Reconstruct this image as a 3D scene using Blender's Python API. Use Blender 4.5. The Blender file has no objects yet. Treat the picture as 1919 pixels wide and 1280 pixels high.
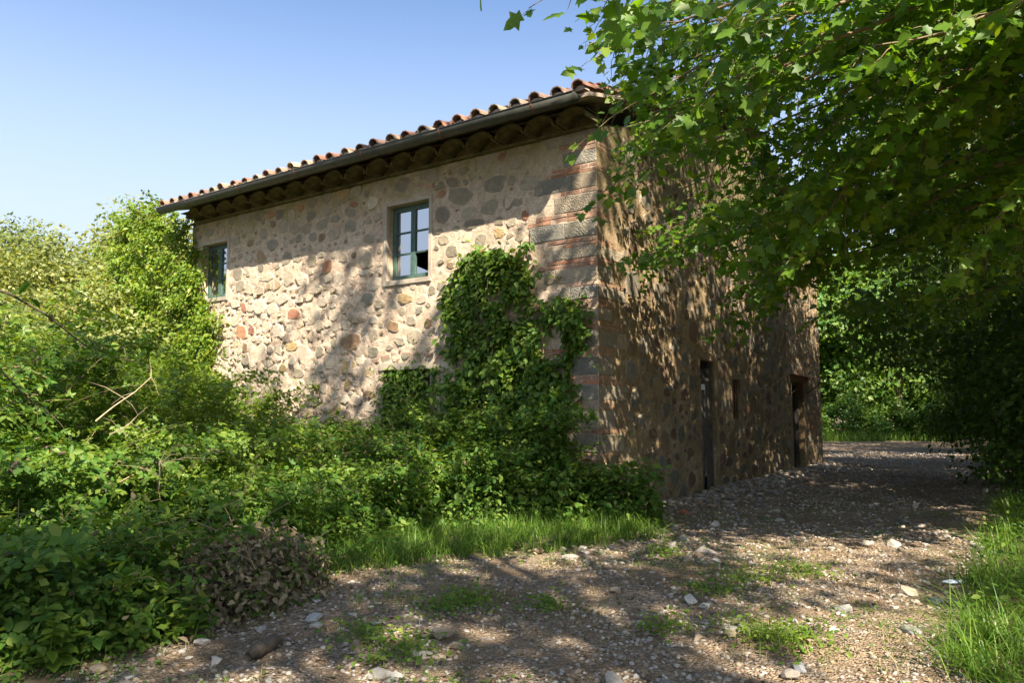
import bpy, math, random
import numpy as np
from mathutils import Vector

random.seed(7)
rng = np.random.default_rng(7)
sc = bpy.context.scene
R = math.radians

# ------------------------------------------------------------------ camera
CAM_H, FPX, PITCH = 1.6, 1406.0, R(5.3)
cam_d = bpy.data.cameras.new("camera")
cam_d.sensor_width = 36.0
cam_d.lens = 36.0 * FPX / 1919.0
cam_d.clip_start = 0.05
cam_d.clip_end = 2000
cam = bpy.data.objects.new("camera", cam_d)
cam.location = (0, 0, CAM_H)
cam.rotation_euler = (R(90) + PITCH, 0, 0)
sc.collection.objects.link(cam)
sc.camera = cam

# ------------------------------------------------------------------ light
HA = R(55)
DF = np.array([-math.sin(HA), math.cos(HA), 0.0])     # along the eaves front, away from the near corner
DS = np.array([math.cos(HA), math.sin(HA), 0.0])      # along the gable side, away from the near corner
LIGHT = 0.862 * DF + 0.645 * DS + np.array([0, 0, -1.0])
LIGHT /= np.linalg.norm(LIGHT)
SUN_EL = math.asin(-LIGHT[2])
SUN_AZ = math.atan2(-LIGHT[0], -LIGHT[1])              # clockwise from +Y
sun_d = bpy.data.lights.new("sun", 'SUN')
sun_d.energy = 5.0
sun_d.angle = R(0.53)
sun_d.color = (1.0, 0.90, 0.74)
sun = bpy.data.objects.new("sun", sun_d)
sun.rotation_euler = Vector(LIGHT).to_track_quat('-Z', 'Y').to_euler()
sun.location = (6, -14, 20)
sc.collection.objects.link(sun)

world = bpy.data.worlds.new("World")
sc.world = world
world.use_nodes = True
wn = world.node_tree
wn.nodes.clear()
wo = wn.nodes.new("ShaderNodeOutputWorld")
wb = wn.nodes.new("ShaderNodeBackground")
ws = wn.nodes.new("ShaderNodeTexSky")
ws.sky_type = 'NISHITA'
ws.sun_disc = False
ws.sun_elevation = SUN_EL
ws.sun_rotation = SUN_AZ
ws.altitude = 300
ws.air_density = 1.0
ws.dust_density = 2.2
ws.ozone_density = 4.5
wb.inputs[1].default_value = 0.08
# pale summer haze towards the horizon, the same all round
wtc = wn.nodes.new("ShaderNodeTexCoord"); wsep = wn.nodes.new("ShaderNodeSeparateXYZ"); wn.links.new(wtc.outputs["Generated"], wsep.inputs[0])
wmr = wn.nodes.new("ShaderNodeMapRange"); wmr.interpolation_type = 'SMOOTHSTEP'
wmr.inputs[1].default_value = 0.12; wmr.inputs[2].default_value = 0.56; wmr.inputs[3].default_value = 0.95; wmr.inputs[4].default_value = 0.0
wn.links.new(wsep.outputs[2], wmr.inputs[0])
wmx = wn.nodes.new("ShaderNodeMix"); wmx.data_type = 'RGBA'
wn.links.new(wmr.outputs[0], wmx.inputs[0]); wn.links.new(ws.outputs[0], wmx.inputs[6]); wmx.inputs[7].default_value = (3.0, 3.45, 4.2, 1)
wn.links.new(wmx.outputs[2], wb.inputs[0])
wn.links.new(wb.outputs[0], wo.inputs[0])

sc.view_settings.view_transform = 'Standard'
sc.view_settings.look = 'None'
sc.view_settings.gamma = 1
sc.view_settings.use_curve_mapping = False
sc.view_settings.exposure = 1.76
sc.cycles.max_bounces = 7
sc.cycles.diffuse_bounces = 4
sc.cycles.glossy_bounces = 3
sc.cycles.transmission_bounces = 5
sc.cycles.sample_clamp_indirect = 6
sc.cycles.use_denoising = True
try:
    sc.cycles.denoiser = 'OPENIMAGEDENOISE'
    sc.cycles.denoising_prefilter = 'ACCURATE'
except Exception:
    pass

# ------------------------------------------------------------------ helpers
COL = sc.collection


def link(o, parent=None):
    COL.objects.link(o)
    if parent is not None:
        o.parent = parent
    return o


def tag(o, label=None, cat=None, group=None, kind=None):
    if label: o['label'] = label
    if cat: o['category'] = cat
    if group: o['group'] = group
    if kind: o['kind'] = kind
    return o


def empty(name, loc=(0, 0, 0), rz=0.0, parent=None):
    o = bpy.data.objects.new(name, None)
    o.empty_display_size = 0.2
    o.location = loc
    o.rotation_euler = (0, 0, rz)
    return link(o, parent)


def np_mesh(name, V, loops, counts, mat, tint=None, smooth=False):
    me = bpy.data.meshes.new(name)
    V = np.asarray(V, dtype=np.float32)
    loops = np.asarray(loops, dtype=np.int32).ravel()
    counts = np.asarray(counts, dtype=np.int32).ravel()
    me.vertices.add(len(V)); me.vertices.foreach_set("co", V.ravel())
    me.loops.add(len(loops)); me.loops.foreach_set("vertex_index", loops)
    starts = np.concatenate([[0], np.cumsum(counts)[:-1]]).astype(np.int32)
    me.polygons.add(len(counts))
    me.polygons.foreach_set("loop_start", starts)
    me.polygons.foreach_set("loop_total", counts)
    me.polygons.foreach_set("use_smooth", np.full(len(counts), bool(smooth), dtype=bool))
    me.update(calc_edges=True)
    if tint is not None:
        a = me.attributes.new("tint", 'FLOAT_COLOR', 'POINT')
        t = np.ones((len(V), 4), dtype=np.float32)
        t[:, :3] = np.asarray(tint, dtype=np.float32)
        a.data.foreach_set("color", t.ravel())
    me.materials.append(mat)
    return me


class MB:
    """collects simple shapes and links them as one mesh object"""
    def __init__(s):
        s.v, s.l, s.c, s.t, s.n = [], [], [], [], 0

    def add(s, verts, faces, tint=(1, 1, 1)):
        verts = np.asarray(verts, dtype=np.float32).reshape(-1, 3)
        s.v.append(verts)
        for f in faces:
            s.l.extend(i + s.n for i in f)
            s.c.append(len(f))
        tint = np.asarray(tint, dtype=np.float32)
        s.t.append(tint if tint.ndim == 2 else np.tile(tint, (len(verts), 1)))
        s.n += len(verts)
        return s

    def box(s, lo, hi, tint=(1, 1, 1), jit=0.0):
        x0, y0, z0 = lo; x1, y1, z1 = hi
        v = np.array([(x0, y0, z0), (x1, y0, z0), (x1, y1, z0), (x0, y1, z0), (x0, y0, z1), (x1, y0, z1), (x1, y1, z1), (x0, y1, z1)], dtype=float)
        if jit: v += rng.uniform(-jit, jit, v.shape)
        return s.add(v, [(0, 3, 2, 1), (4, 5, 6, 7), (0, 1, 5, 4), (1, 2, 6, 5), (2, 3, 7, 6), (3, 0, 4, 7)], tint)

    def tube(s, pts, radii, sides=6, tint=(1, 1, 1)):
        pts = np.asarray(pts, dtype=float)
        n = len(pts)
        radii = np.broadcast_to(np.asarray(radii, dtype=float), (n,))
        tan = np.gradient(pts, axis=0)
        tan /= np.linalg.norm(tan, axis=1, keepdims=True) + 1e-9
        ref = np.array([0, 0, 1.0]) if abs(tan[0][2]) < 0.9 else np.array([1.0, 0, 0])
        V = []
        a = np.linspace(0, 2 * math.pi, sides, endpoint=False)
        for i in range(n):
            x = np.cross(tan[i], ref); x /= np.linalg.norm(x) + 1e-9
            y = np.cross(x, tan[i])
            V.append(pts[i] + radii[i] * (np.cos(a)[:, None] * x + np.sin(a)[:, None] * y))
        V = np.concatenate(V)
        F = []
        for i in range(n - 1):
            for k in range(sides):
                k2 = (k + 1) % sides
                F.append((i * sides + k, i * sides + k2, (i + 1) * sides + k2, (i + 1) * sides + k))
        F.append(tuple(range(sides)))
        F.append(tuple(range((n - 1) * sides + sides - 1, (n - 1) * sides - 1, -1)))
        return s.add(V, F, tint)

    def mesh(s, name, mat, smooth=False):
        return np_mesh(name, np.concatenate(s.v), s.l, s.c, mat, np.concatenate(s.t), smooth)

    def build(s, name, mat, parent=None, smooth=False, kind=None):
        o = bpy.data.objects.new(name, s.mesh(name, mat, smooth))
        link(o, parent)
        if kind: o['kind'] = kind
        return o


_TAB = np.random.default_rng(3).random((256, 256)).astype(np.float32)


def vnoise(x, y, seed=0):
    x = np.asarray(x, dtype=float) + seed * 17.31; y = np.asarray(y, dtype=float) + seed * 9.77
    xi = np.floor(x).astype(int); yi = np.floor(y).astype(int)
    fx = x - xi; fy = y - yi
    fx = fx * fx * (3 - 2 * fx); fy = fy * fy * (3 - 2 * fy)
    g = lambda a, b: _TAB[a & 255, b & 255]
    return (g(xi, yi) * (1 - fx) + g(xi + 1, yi) * fx) * (1 - fy) + (g(xi, yi + 1) * (1 - fx) + g(xi + 1, yi + 1) * fx) * fy


def fbm(x, y, seed=0, oct=4):
    t = 0; a = 0.5; f = 1.0
    for k in range(oct):
        t = t + a * vnoise(np.asarray(x) * f, np.asarray(y) * f, seed + k); a *= 0.5; f *= 2.03
    return t


def smoothstep(a, b, x):
    t = np.clip((x - a) / (b - a), 0, 1)
    return t * t * (3 - 2 * t)


def ray(px, py):
    r = (px - 959.5) / FPX; u = (640 - py) / FPX
    return np.array([r, math.cos(PITCH) - u * math.sin(PITCH), math.sin(PITCH) + u * math.cos(PITCH)])


def at(px, py, depth):
    """the place in the world seen in that direction at that distance ahead"""
    d = ray(px, py)
    return np.array([0, 0, CAM_H]) + d * (depth / d[1])


CORNER = np.array([1.33, 11.5, 0.0])


def on_front(px, py, off=0.0):
    P = CORNER - off * DS
    d = ray(px, py); o = np.array([0, 0, CAM_H])
    k = np.dot(P - o, DS) / np.dot(d, DS)
    p = o + k * d
    return float(np.dot(p - P, DF)), float(p[2])


# ------------------------------------------------------------------ materials
def new_mat(name):
    m = bpy.data.materials.new(name)
    m.use_nodes = True
    nt = m.node_tree
    b = nt.nodes["Principled BSDF"]
    return m, nt, b


def nd(nt, typ, **kw):
    n = nt.nodes.new(typ)
    for k, v in kw.items():
        if k.startswith("i_"):
            key = k[2:]
            n.inputs[int(key) if key.isdigit() else key].default_value = v
        else:
            setattr(n, k, v)
    return n


def ramp(nt, stops, fac):
    r = nt.nodes.new("ShaderNodeValToRGB")
    el = r.color_ramp.elements
    while len(el) < len(stops): el.new(0.5)
    for e, (p, c) in zip(el, stops):
        e.position = p; e.color = (*c, 1) if len(c) == 3 else c
    nt.links.new(fac, r.inputs[0])
    return r.outputs[0]


def mixc(nt, a, b, fac, mode='MIX'):
    m = nt.nodes.new("ShaderNodeMix"); m.data_type = 'RGBA'; m.blend_type = mode
    if isinstance(fac, (int, float)): m.inputs[0].default_value = fac
    else: nt.links.new(fac, m.inputs[0])
    for i, v in ((6, a), (7, b)):
        if isinstance(v, tuple): m.inputs[i].default_value = (*v, 1)
        else: nt.links.new(v, m.inputs[i])
    return m.outputs[2]


def noise(nt, scale, detail=5, rough=0.6, vec=None, dist=0.0):
    n = nd(nt, "ShaderNodeTexNoise", i_Scale=scale, i_Detail=detail, i_Roughness=rough, i_Distortion=dist)
    if vec is not None: nt.links.new(vec, n.inputs["Vector"])
    return n.outputs[0]


def coords(nt):
    return nt.nodes.new("ShaderNodeTexCoord").outputs["Object"]


def bump(nt, b, height, strength=0.5, dist=0.02):
    n = nd(nt, "ShaderNodeBump", i_Strength=strength, i_Distance=dist)
    nt.links.new(height, n.inputs["Height"])
    nt.links.new(n.outputs[0], b.inputs["Normal"])


def leaf_mat(name, ca, cb, cc, trans=0.42, rough=0.45, spec=0.35):
    """ca..cc: the colours single leaves range over"""
    m, nt, b = new_mat(name)
    geo = nt.nodes.new("ShaderNodeNewGeometry")
    col = ramp(nt, [(0.0, ca), (0.55, cb), (1.0, cc)], geo.outputs["Random Per Island"])
    b.inputs["Roughness"].default_value = rough
    b.inputs["Specular IOR Level"].default_value = spec
    nt.links.new(col, b.inputs["Base Color"])
    tr = nt.nodes.new("ShaderNodeBsdfTranslucent")
    tc = mixc(nt, col, (1.9, 1.75, 0.55), 1.0, 'MULTIPLY')
    nt.links.new(tc, tr.inputs[0])
    mx = nt.nodes.new("ShaderNodeMixShader"); mx.inputs[0].default_value = trans
    nt.links.new(b.outputs[0], mx.inputs[1]); nt.links.new(tr.outputs[0], mx.inputs[2])
    nt.links.new(mx.outputs[0], nt.nodes["Material Output"].inputs[0])
    return m


def solid_mat(name, c1, c2, scale=6.0, rough=0.85, bs=0.4, bd=0.01, spec=0.3, bscale=None):
    m, nt, b = new_mat(name)
    co = coords(nt)
    n = noise(nt, scale, 6, 0.65, co)
    nt.links.new(ramp(nt, [(0.3, c1), (0.7, c2)], n), b.inputs["Base Color"])
    b.inputs["Roughness"].default_value = rough
    b.inputs["Specular IOR Level"].default_value = spec
    bump(nt, b, noise(nt, bscale or scale * 4, 5, 0.7, co), bs, bd)
    return m


def tint_mat(name, rough=0.9, lo=0.62, hi=1.25, scale=9.0, bs=0.6, bd=0.02, bscale=28, spec=0.25, spots=None):
    m, nt, b = new_mat(name)
    co = coords(nt)
    at_ = nd(nt, "ShaderNodeAttribute", attribute_name="tint")
    n = noise(nt, scale, 6, 0.7, co)
    f = ramp(nt, [(0.25, (lo, lo, lo)), (0.75, (hi, hi, hi * 0.97))], n)
    c = mixc(nt, at_.outputs["Color"], f, 1.0, 'MULTIPLY')
    if spots:
        n2 = noise(nt, spots[0], 4, 0.6, co)
        c = mixc(nt, c, spots[1], ramp(nt, [(spots[2], (0, 0, 0)), (spots[2] + 0.12, (1, 1, 1))], n2))
    nt.links.new(c, b.inputs["Base Color"])
    b.inputs["Roughness"].default_value = rough
    b.inputs["Specular IOR Level"].default_value = spec
    bump(nt, b, noise(nt, bscale, 6, 0.7, co), bs, bd)
    return m


M = {}
# lime mortar of the two walls; moss stain under the eaves
def mortar(name, cols, moss):
    m, nt, b = new_mat(name)
    co = coords(nt)
    n1 = noise(nt, 1.3, 7, 0.62, co, 0.4)
    n2 = noise(nt, 11, 6, 0.7, co)
    n3 = noise(nt, 42, 5, 0.75, co)
    c = ramp(nt, [(0.30, cols[0]), (0.5, cols[1]), (0.72, cols[2])], n1)
    c = mixc(nt, c, ramp(nt, [(0.3, (0.62, 0.6, 0.57)), (0.62, (1.08, 1.06, 1.04))], n2), 1.0, 'MULTIPLY')
    c = mixc(nt, c, ramp(nt, [(0.33, (0.42, 0.38, 0.33)), (0.47, (1, 1, 1))], n3), 0.85, 'MULTIPLY')
    n4 = noise(nt, 17, 4, 0.8, co, 1.2)
    c = mixc(nt, c, ramp(nt, [(0.30, (0.38, 0.33, 0.27)), (0.40, (1, 1, 1))], n4), 0.8, 'MULTIPLY')  # dark specks put the shade of pits and crevices into the colour
    sep = nd(nt, "ShaderNodeSeparateXYZ"); nt.links.new(co, sep.inputs[0])
    mr = nd(nt, "ShaderNodeMapRange", i_1=5.1, i_2=6.15); nt.links.new(sep.outputs[2], mr.inputs[0])
    mm = nd(nt, "ShaderNodeMath", operation='MULTIPLY'); nt.links.new(mr.outputs[0], mm.inputs[0])
    nt.links.new(ramp(nt, [(0.3, (0.1, 0.1, 0.1)), (0.6, (1, 1, 1))], noise(nt, 2.2, 6, 0.7, co)), mm.inputs[1])
    c = mixc(nt, c, moss, mm.outputs[0])
    nt.links.new(c, b.inputs["Base Color"])
    b.inputs["Roughness"].default_value = 0.95
    b.inputs["Specular IOR Level"].default_value = 0.15
    ad = nd(nt, "ShaderNodeMath", operation='ADD'); nt.links.new(n2, ad.inputs[0])
    m2 = nd(nt, "ShaderNodeMath", operation='MULTIPLY', i_1=0.5); nt.links.new(n3, m2.inputs[0]); nt.links.new(m2.outputs[0], ad.inputs[1])
    bump(nt, b, ad.outputs[0], 0.85, 0.035)
    return m


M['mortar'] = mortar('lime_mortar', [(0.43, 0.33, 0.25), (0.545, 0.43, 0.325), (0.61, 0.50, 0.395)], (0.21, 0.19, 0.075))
M['mortar_gable'] = mortar('gable_mortar', [(0.18, 0.13, 0.075), (0.29, 0.215, 0.125), (0.41, 0.31, 0.19)], (0.10, 0.09, 0.04))  # browner mortar, darkened further to put the gable's shade into its colour
M['stone'] = tint_mat('wall_stone', spots=(7, (0.34, 0.28, 0.2), 0.66))
M['brick'] = tint_mat('old_brick', lo=0.55, hi=1.2, scale=14, bs=0.7, spots=(10, (0.42, 0.34, 0.26), 0.6))
M['tile'] = tint_mat('roof_tile', lo=0.55, hi=1.2, scale=11, bs=0.4, spots=(8, (0.30, 0.27, 0.20), 0.62))
M['pebble'] = tint_mat('pebble', lo=0.7, hi=1.15, scale=14, bs=0.35, bd=0.01, bscale=60)
M['block'] = None
def block_mat():
    m, nt, b = new_mat('tooled_block')
    co = coords(nt)
    at_ = nd(nt, "ShaderNodeAttribute", attribute_name="tint")
    w = nd(nt, "ShaderNodeTexWave", wave_type='BANDS', bands_direction='DIAGONAL', i_Scale=9.0, i_Distortion=11.0, i_Detail=3.0)
    w.inputs["Detail Scale"].default_value = 2.0
    nt.links.new(co, w.inputs["Vector"])
    n = noise(nt, 8, 6, 0.7, co)
    c = mixc(nt, at_.outputs["Color"], ramp(nt, [(0.25, (0.65, 0.65, 0.65)), (0.75, (1.2, 1.2, 1.17))], n), 1.0, 'MULTIPLY')
    nt.links.new(c, b.inputs["Base Color"])
    b.inputs["Roughness"].default_value = 0.9
    b.inputs["Specular IOR Level"].default_value = 0.2
    ad = nd(nt, "ShaderNodeMath", operation='ADD'); nt.links.new(w.outputs[1], ad.inputs[0]); nt.links.new(n, ad.inputs[1])
    mm_ = nd(nt, 'ShaderNodeMath', operation='MULTIPLY'); nt.links.new(ad.outputs[0], mm_.inputs[0]); nt.links.new(ramp(nt, [(0.4, (0.1, 0.1, 0.1)), (0.62, (1, 1, 1))], noise(nt, 2.3, 4, 0.6, co)), mm_.inputs[1])
    bump(nt, b, mm_.outputs[0], 0.75, 0.02)
    return m
M['block'] = block_mat()
M['gutter'] = solid_mat('gutter_metal', (0.028, 0.03, 0.026), (0.055, 0.058, 0.048), 5, 0.55, 0.15, 0.004, 0.5)
M['greenwood'] = solid_mat('green_paint', (0.04, 0.085, 0.07), (0.08, 0.13, 0.105), 14, 0.6, 0.3, 0.003)
M['surround'] = solid_mat('window_surround', (0.27, 0.23, 0.18), (0.44, 0.37, 0.29), 6, 0.9, 0.6, 0.01)
M['doorwood'] = solid_mat('door_wood', (0.055, 0.05, 0.042), (0.12, 0.108, 0.09), 8, 0.8, 0.4, 0.004)
M['rust'] = solid_mat('rusty_sheet', (0.12, 0.045, 0.025), (0.22, 0.09, 0.045), 12, 0.8, 0.4, 0.004)
M['dark'] = solid_mat('dark_inside', (0.010, 0.009, 0.008), (0.018, 0.016, 0.014), 3, 0.9, 0.1)  # near-black that paints unlit interiors as dark
M['bark'] = solid_mat('bark', (0.075, 0.055, 0.038), (0.17, 0.13, 0.09), 9, 0.95, 0.8, 0.02)
M['twig'] = solid_mat('twig_bark', (0.15, 0.105, 0.06), (0.26, 0.19, 0.11), 20, 0.85, 0.3, 0.004)
M['cane'] = solid_mat('bramble_cane', (0.05, 0.05, 0.03), (0.12, 0.09, 0.055), 12, 0.8, 0.3, 0.004)
M['drystem'] = solid_mat('dry_stem', (0.24, 0.18, 0.11), (0.42, 0.33, 0.21), 18, 0.85, 0.3, 0.003)
M['plaster'] = solid_mat('mossy_shaded_terracotta', (0.045, 0.04, 0.018), (0.17, 0.145, 0.06), 7, 0.95, 0.5, 0.01)  # mossy tile colour, darkened to hold the shade of the hollow arches
M['cloth'] = solid_mat('curtain', (0.6, 0.6, 0.6), (0.72, 0.72, 0.72), 9, 0.9, 0.1)
M['litter'] = solid_mat('pale_plastic', (0.28, 0.36, 0.48), (0.5, 0.54, 0.6), 25, 0.4, 0.3, 0.004, 0.5)
M['roofdeck'] = solid_mat('roof_mortar', (0.26, 0.2, 0.15), (0.38, 0.3, 0.23), 7, 0.95, 0.5)

def glass_mat():
    m, nt, b = new_mat('window_glass')
    b.inputs["Base Color"].default_value = (0.02, 0.025, 0.03, 1)
    b.inputs["Roughness"].default_value = 0.35
    g = nt.nodes.new("ShaderNodeBsdfGlossy"); g.inputs["Roughness"].default_value = 0.02
    g.inputs[0].default_value = (0.9, 0.92, 0.95, 1)
    bp = nd(nt, "ShaderNodeBump", i_Strength=0.02, i_Distance=0.002)
    nt.links.new(noise(nt, 3, 2, 0.5, coords(nt)), bp.inputs["Height"])
    nt.links.new(bp.outputs[0], g.inputs["Normal"])
    mx = nt.nodes.new("ShaderNodeMixShader"); mx.inputs[0].default_value = 0.55
    nt.links.new(b.outputs[0], mx.inputs[1]); nt.links.new(g.outputs[0], mx.inputs[2])
    nt.links.new(mx.outputs[0], nt.nodes["Material Output"].inputs[0])
    return m
M['glass'] = glass_mat()

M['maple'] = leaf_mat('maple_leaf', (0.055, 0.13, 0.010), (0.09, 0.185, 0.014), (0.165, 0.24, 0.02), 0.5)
M['maple_shaded'] = leaf_mat('shade_leaf', (0.036, 0.085, 0.013), (0.06, 0.115, 0.016), (0.10, 0.155, 0.02), 0.38)  # darker copy of the maple leaf, hedge shade put into its colour
M['far_leaf'] = leaf_mat('far_leaf', (0.065, 0.143, 0.033), (0.104, 0.195, 0.039), (0.169, 0.234, 0.046), 0.42)
M['pale_leaf'] = leaf_mat('pale_leaf', (0.138, 0.172, 0.052), (0.196, 0.23, 0.069), (0.287, 0.287, 0.103), 0.4)
M['pale_leaf2'] = leaf_mat('olive_leaf', (0.085, 0.125, 0.040), (0.13, 0.175, 0.055), (0.19, 0.215, 0.08), 0.4)
M['bramble'] = leaf_mat('bramble_leaf', (0.05, 0.12, 0.018), (0.085, 0.17, 0.025), (0.16, 0.22, 0.038), 0.38, 0.5, 0.22)
M['bramble_light'] = leaf_mat('bramble_light_leaf', (0.085, 0.165, 0.020), (0.13, 0.215, 0.028), (0.22, 0.27, 0.045), 0.42)
M['ivy'] = leaf_mat('creeper_leaf', (0.102, 0.18, 0.022), (0.144, 0.228, 0.026), (0.24, 0.276, 0.036), 0.42)
M['vine'] = leaf_mat('vine_leaf', (0.055, 0.125, 0.022), (0.095, 0.18, 0.030), (0.175, 0.24, 0.04), 0.38, 0.5, 0.22)
M['deadleaf'] = leaf_mat('dead_leaf', (0.09, 0.075, 0.05), (0.17, 0.14, 0.09), (0.36, 0.28, 0.17), 0.15, 0.8, 0.1)
M['grass'] = leaf_mat('grass_blade', (0.06, 0.14, 0.018), (0.10, 0.20, 0.026), (0.19, 0.25, 0.05), 0.4)
M['drygrass'] = leaf_mat('dry_grass', (0.20, 0.16, 0.08), (0.30, 0.24, 0.12), (0.38, 0.31, 0.17), 0.25)


def ground_mat(name, stops, pebbly):
    m, nt, b = new_mat(name)
    co = coords(nt)
    n1 = noise(nt, 0.9, 7, 0.65, co, 0.3)
    n2 = noise(nt, 9, 6, 0.7, co)
    c = ramp(nt, stops, n1)
    c = mixc(nt, c, ramp(nt, [(0.3, (0.55, 0.53, 0.5)), (0.68, (1.15, 1.13, 1.1))], n2), 1.0, 'MULTIPLY')
    h = n2
    if pebbly:
        v = nd(nt, "ShaderNodeTexVoronoi", feature='F1', i_Scale=34.0); nt.links.new(co, v.inputs["Vector"])
        v2 = nd(nt, "ShaderNodeTexVoronoi", feature='F1', i_Scale=62.0); nt.links.new(co, v2.inputs["Vector"])
        sh = ramp(nt, [(0.0, (1.15, 1.15, 1.15)), (0.45, (0.9, 0.88, 0.85)), (0.7, (0.45, 0.4, 0.35))], v.outputs["Distance"])
        rc = nd(nt, "ShaderNodeSeparateColor"); nt.links.new(v.outputs["Color"], rc.inputs[0])
        pc = ramp(nt, [(0.0, (0.19, 0.15, 0.115)), (0.5, (0.35, 0.29, 0.23)), (1.0, (0.54, 0.47, 0.39))], rc.outputs[0])
        pm = mixc(nt, pc, sh, 1.0, 'MULTIPLY')
        msk = ramp(nt, [(0.44, (0.08, 0.08, 0.08)), (0.62, (0.8, 0.8, 0.8))], noise(nt, 2.2, 5, 0.65, co))
        c = mixc(nt, c, pm, msk)
        ad = nd(nt, "ShaderNodeMath", operation='SUBTRACT'); nt.links.new(n2, ad.inputs[0]); nt.links.new(v.outputs["Distance"], ad.inputs[1])
        a2 = nd(nt, "ShaderNodeMath", operation='SUBTRACT'); nt.links.new(ad.outputs[0], a2.inputs[0]); nt.links.new(v2.outputs["Distance"], a2.inputs[1])
        h = a2.outputs[0]
    nt.links.new(c, b.inputs["Base Color"])
    b.inputs["Roughness"].default_value = 0.95
    b.inputs["Specular IOR Level"].default_value = 0.15
    bump(nt, b, h, 0.9, 0.03)
    return m


M['ground'] = ground_mat('ground_earth', [(0.3, (0.10, 0.078, 0.05)), (0.5, (0.15, 0.115, 0.075)), (0.7, (0.10, 0.11, 0.05))], False)
M['track'] = ground_mat('gravel', [(0.3, (0.17, 0.115, 0.07)), (0.5, (0.28, 0.20, 0.13)), (0.72, (0.40, 0.31, 0.22))], True)

# ------------------------------------------------------------------ ground and track
def hgt(x, y):
    x = np.asarray(x, dtype=float); y = np.asarray(y, dtype=float)
    h = 0.10 * (fbm(x * 0.5, y * 0.5, 11, 3) - 0.44) + 0.05 * (fbm(x * 2.2, y * 2.2, 12, 3) - 0.44)
    right = np.interp(y, TR_Y, TR_X)
    h = h + 0.35 * smoothstep(0.2, 2.6, x - right) * smoothstep(60, 30, y)
    d = np.hypot(x, y)
    return h * smoothstep(300, 60, d)


TL_Y = [-6, 1, 5, 6.6, 7.4, 8.1, 8.8, 9.6, 10.6, 12.0, 22.9, 30, 43]
TL_X = [-2.5, -2.8, -2.7, -2.4, -2.0, -0.9, 0.55, 1.55, 1.9, 1.75, 9.3, 12.6, 15.6]
TR_Y = [-6, 1, 4.6, 8.3, 12.1, 20, 39.6, 43]
TR_X = [1.0, 1.7, 2.9, 5.2, 8.0, 12.6, 22.5, 24.5]


def left_edge(y): return np.interp(y, TL_Y, TL_X)
def right_edge(y): return np.interp(y, TR_Y, TR_X)


def grid_mesh(xs, ys, zf, name, mat, kind, smooth=True):
    X, Y = np.meshgrid(xs, ys)
    Z = zf(X, Y)
    V = np.stack([X, Y, Z], -1).reshape(-1, 3)
    ny, nx = X.shape
    i = np.arange(nx - 1)[None, :] + nx * np.arange(ny - 1)[:, None]
    F = np.stack([i, i + 1, i + 1 + nx, i + nx], -1).reshape(-1, 4)
    me = np_mesh(name, V, F, np.full(len(F), 4), mat, None, smooth)
    o = bpy.data.objects.new(name, me); link(o); o['kind'] = kind
    return o


def spread(a, b, near, step0, growth):
    out = [near]; s = step0; p = near
    while p < b: p += s; s *= growth; out.append(p)
    s = step0; p = near; neg = []
    while p > a: p -= s; s *= growth; neg.append(p)
    return np.array(neg[::-1] + out)


gx = spread(-900, 900, 0.0, 0.16, 1.035)
gy = spread(-900, 900, 8.0, 0.16, 1.035)
ground = grid_mesh(gx, gy, hgt, 'ground', M['ground'], 'structure')
tag(ground, 'bare earth and leaf litter ground under the vegetation', kind='structure')

# track sheet: rows across, between its two ragged edges
ty = np.concatenate([np.arange(-5, 3, 0.25), np.arange(3, 14, 0.06), np.arange(14, 43, 0.16)])
nu = 90
TV = []
for y in ty:
    l = left_edge(y) + 0.35 * (vnoise(y * 1.3, 0.3, 5) - 0.5) + 0.16 * (vnoise(y * 6, 0.3, 6) - 0.5)
    r = right_edge(y) + 0.45 * (vnoise(y * 1.1, 7.3, 5) - 0.5) + 0.16 * (vnoise(y * 5, 7.3, 6) - 0.5)
    u = np.linspace(0, 1, nu)
    x = l + (r - l) * u
    edge = np.minimum(np.clip((u) / 0.06, 0, 1), np.clip((1 - u) / 0.06, 0, 1))
    z = hgt(x, np.full(nu, y)) + 0.022 * edge - 0.004 + 0.02 * (fbm(x * 7, np.full(nu, y * 7), 21, 3) - 0.44) * edge
    TV.append(np.stack([x, np.full(nu, y), z], -1))
TV = np.concatenate(TV)
i = np.arange(nu - 1)[None, :] + nu * np.arange(len(ty) - 1)[:, None]
F = np.stack([i, i + 1, i + 1 + nu, i + nu], -1).reshape(-1, 4)
track = bpy.data.objects.new('gravel_track', np_mesh('gravel_track', TV, F, np.full(len(F), 4), M['track'], None, True))
link(track); tag(track, 'stony gravel track running past the gable wall', kind='structure')


def track_h(x, y): return hgt(x, y) + 0.018

# ------------------------------------------------------------------ the stone farmhouse
WT, LF, LS = 6.12, 11.05, 14.3         # wall top, front length, side length
house = empty('farmhouse', tuple(CORNER), -R(35))
tag(house, 'old two storey rubble stone farmhouse with terracotta roof and green windows', 'house')


def mp_front(u, z, d): return np.stack([-np.asarray(u, dtype=float) + 0 * z, -np.asarray(d, dtype=float) + 0 * u, np.asarray(z, dtype=float) + 0 * u], -1)
def mp_side(u, z, d): return np.stack([np.asarray(d, dtype=float) + 0 * u, np.asarray(u, dtype=float) + 0 * z, np.asarray(z, dtype=float) + 0 * u], -1)


FRONT_OPEN = [(3.48, 4.54, 4.05, 5.50), (9.62, 10.60, 4.22, 5.52), (3.42, 4.58, 0.9, 2.36)]
SIDE_OPEN = [(4.15, 5.02, -0.4, 2.62), (6.14, 6.66, 1.42, 2.30), (11.0, 12.2, -0.4, 2.42)]


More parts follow.
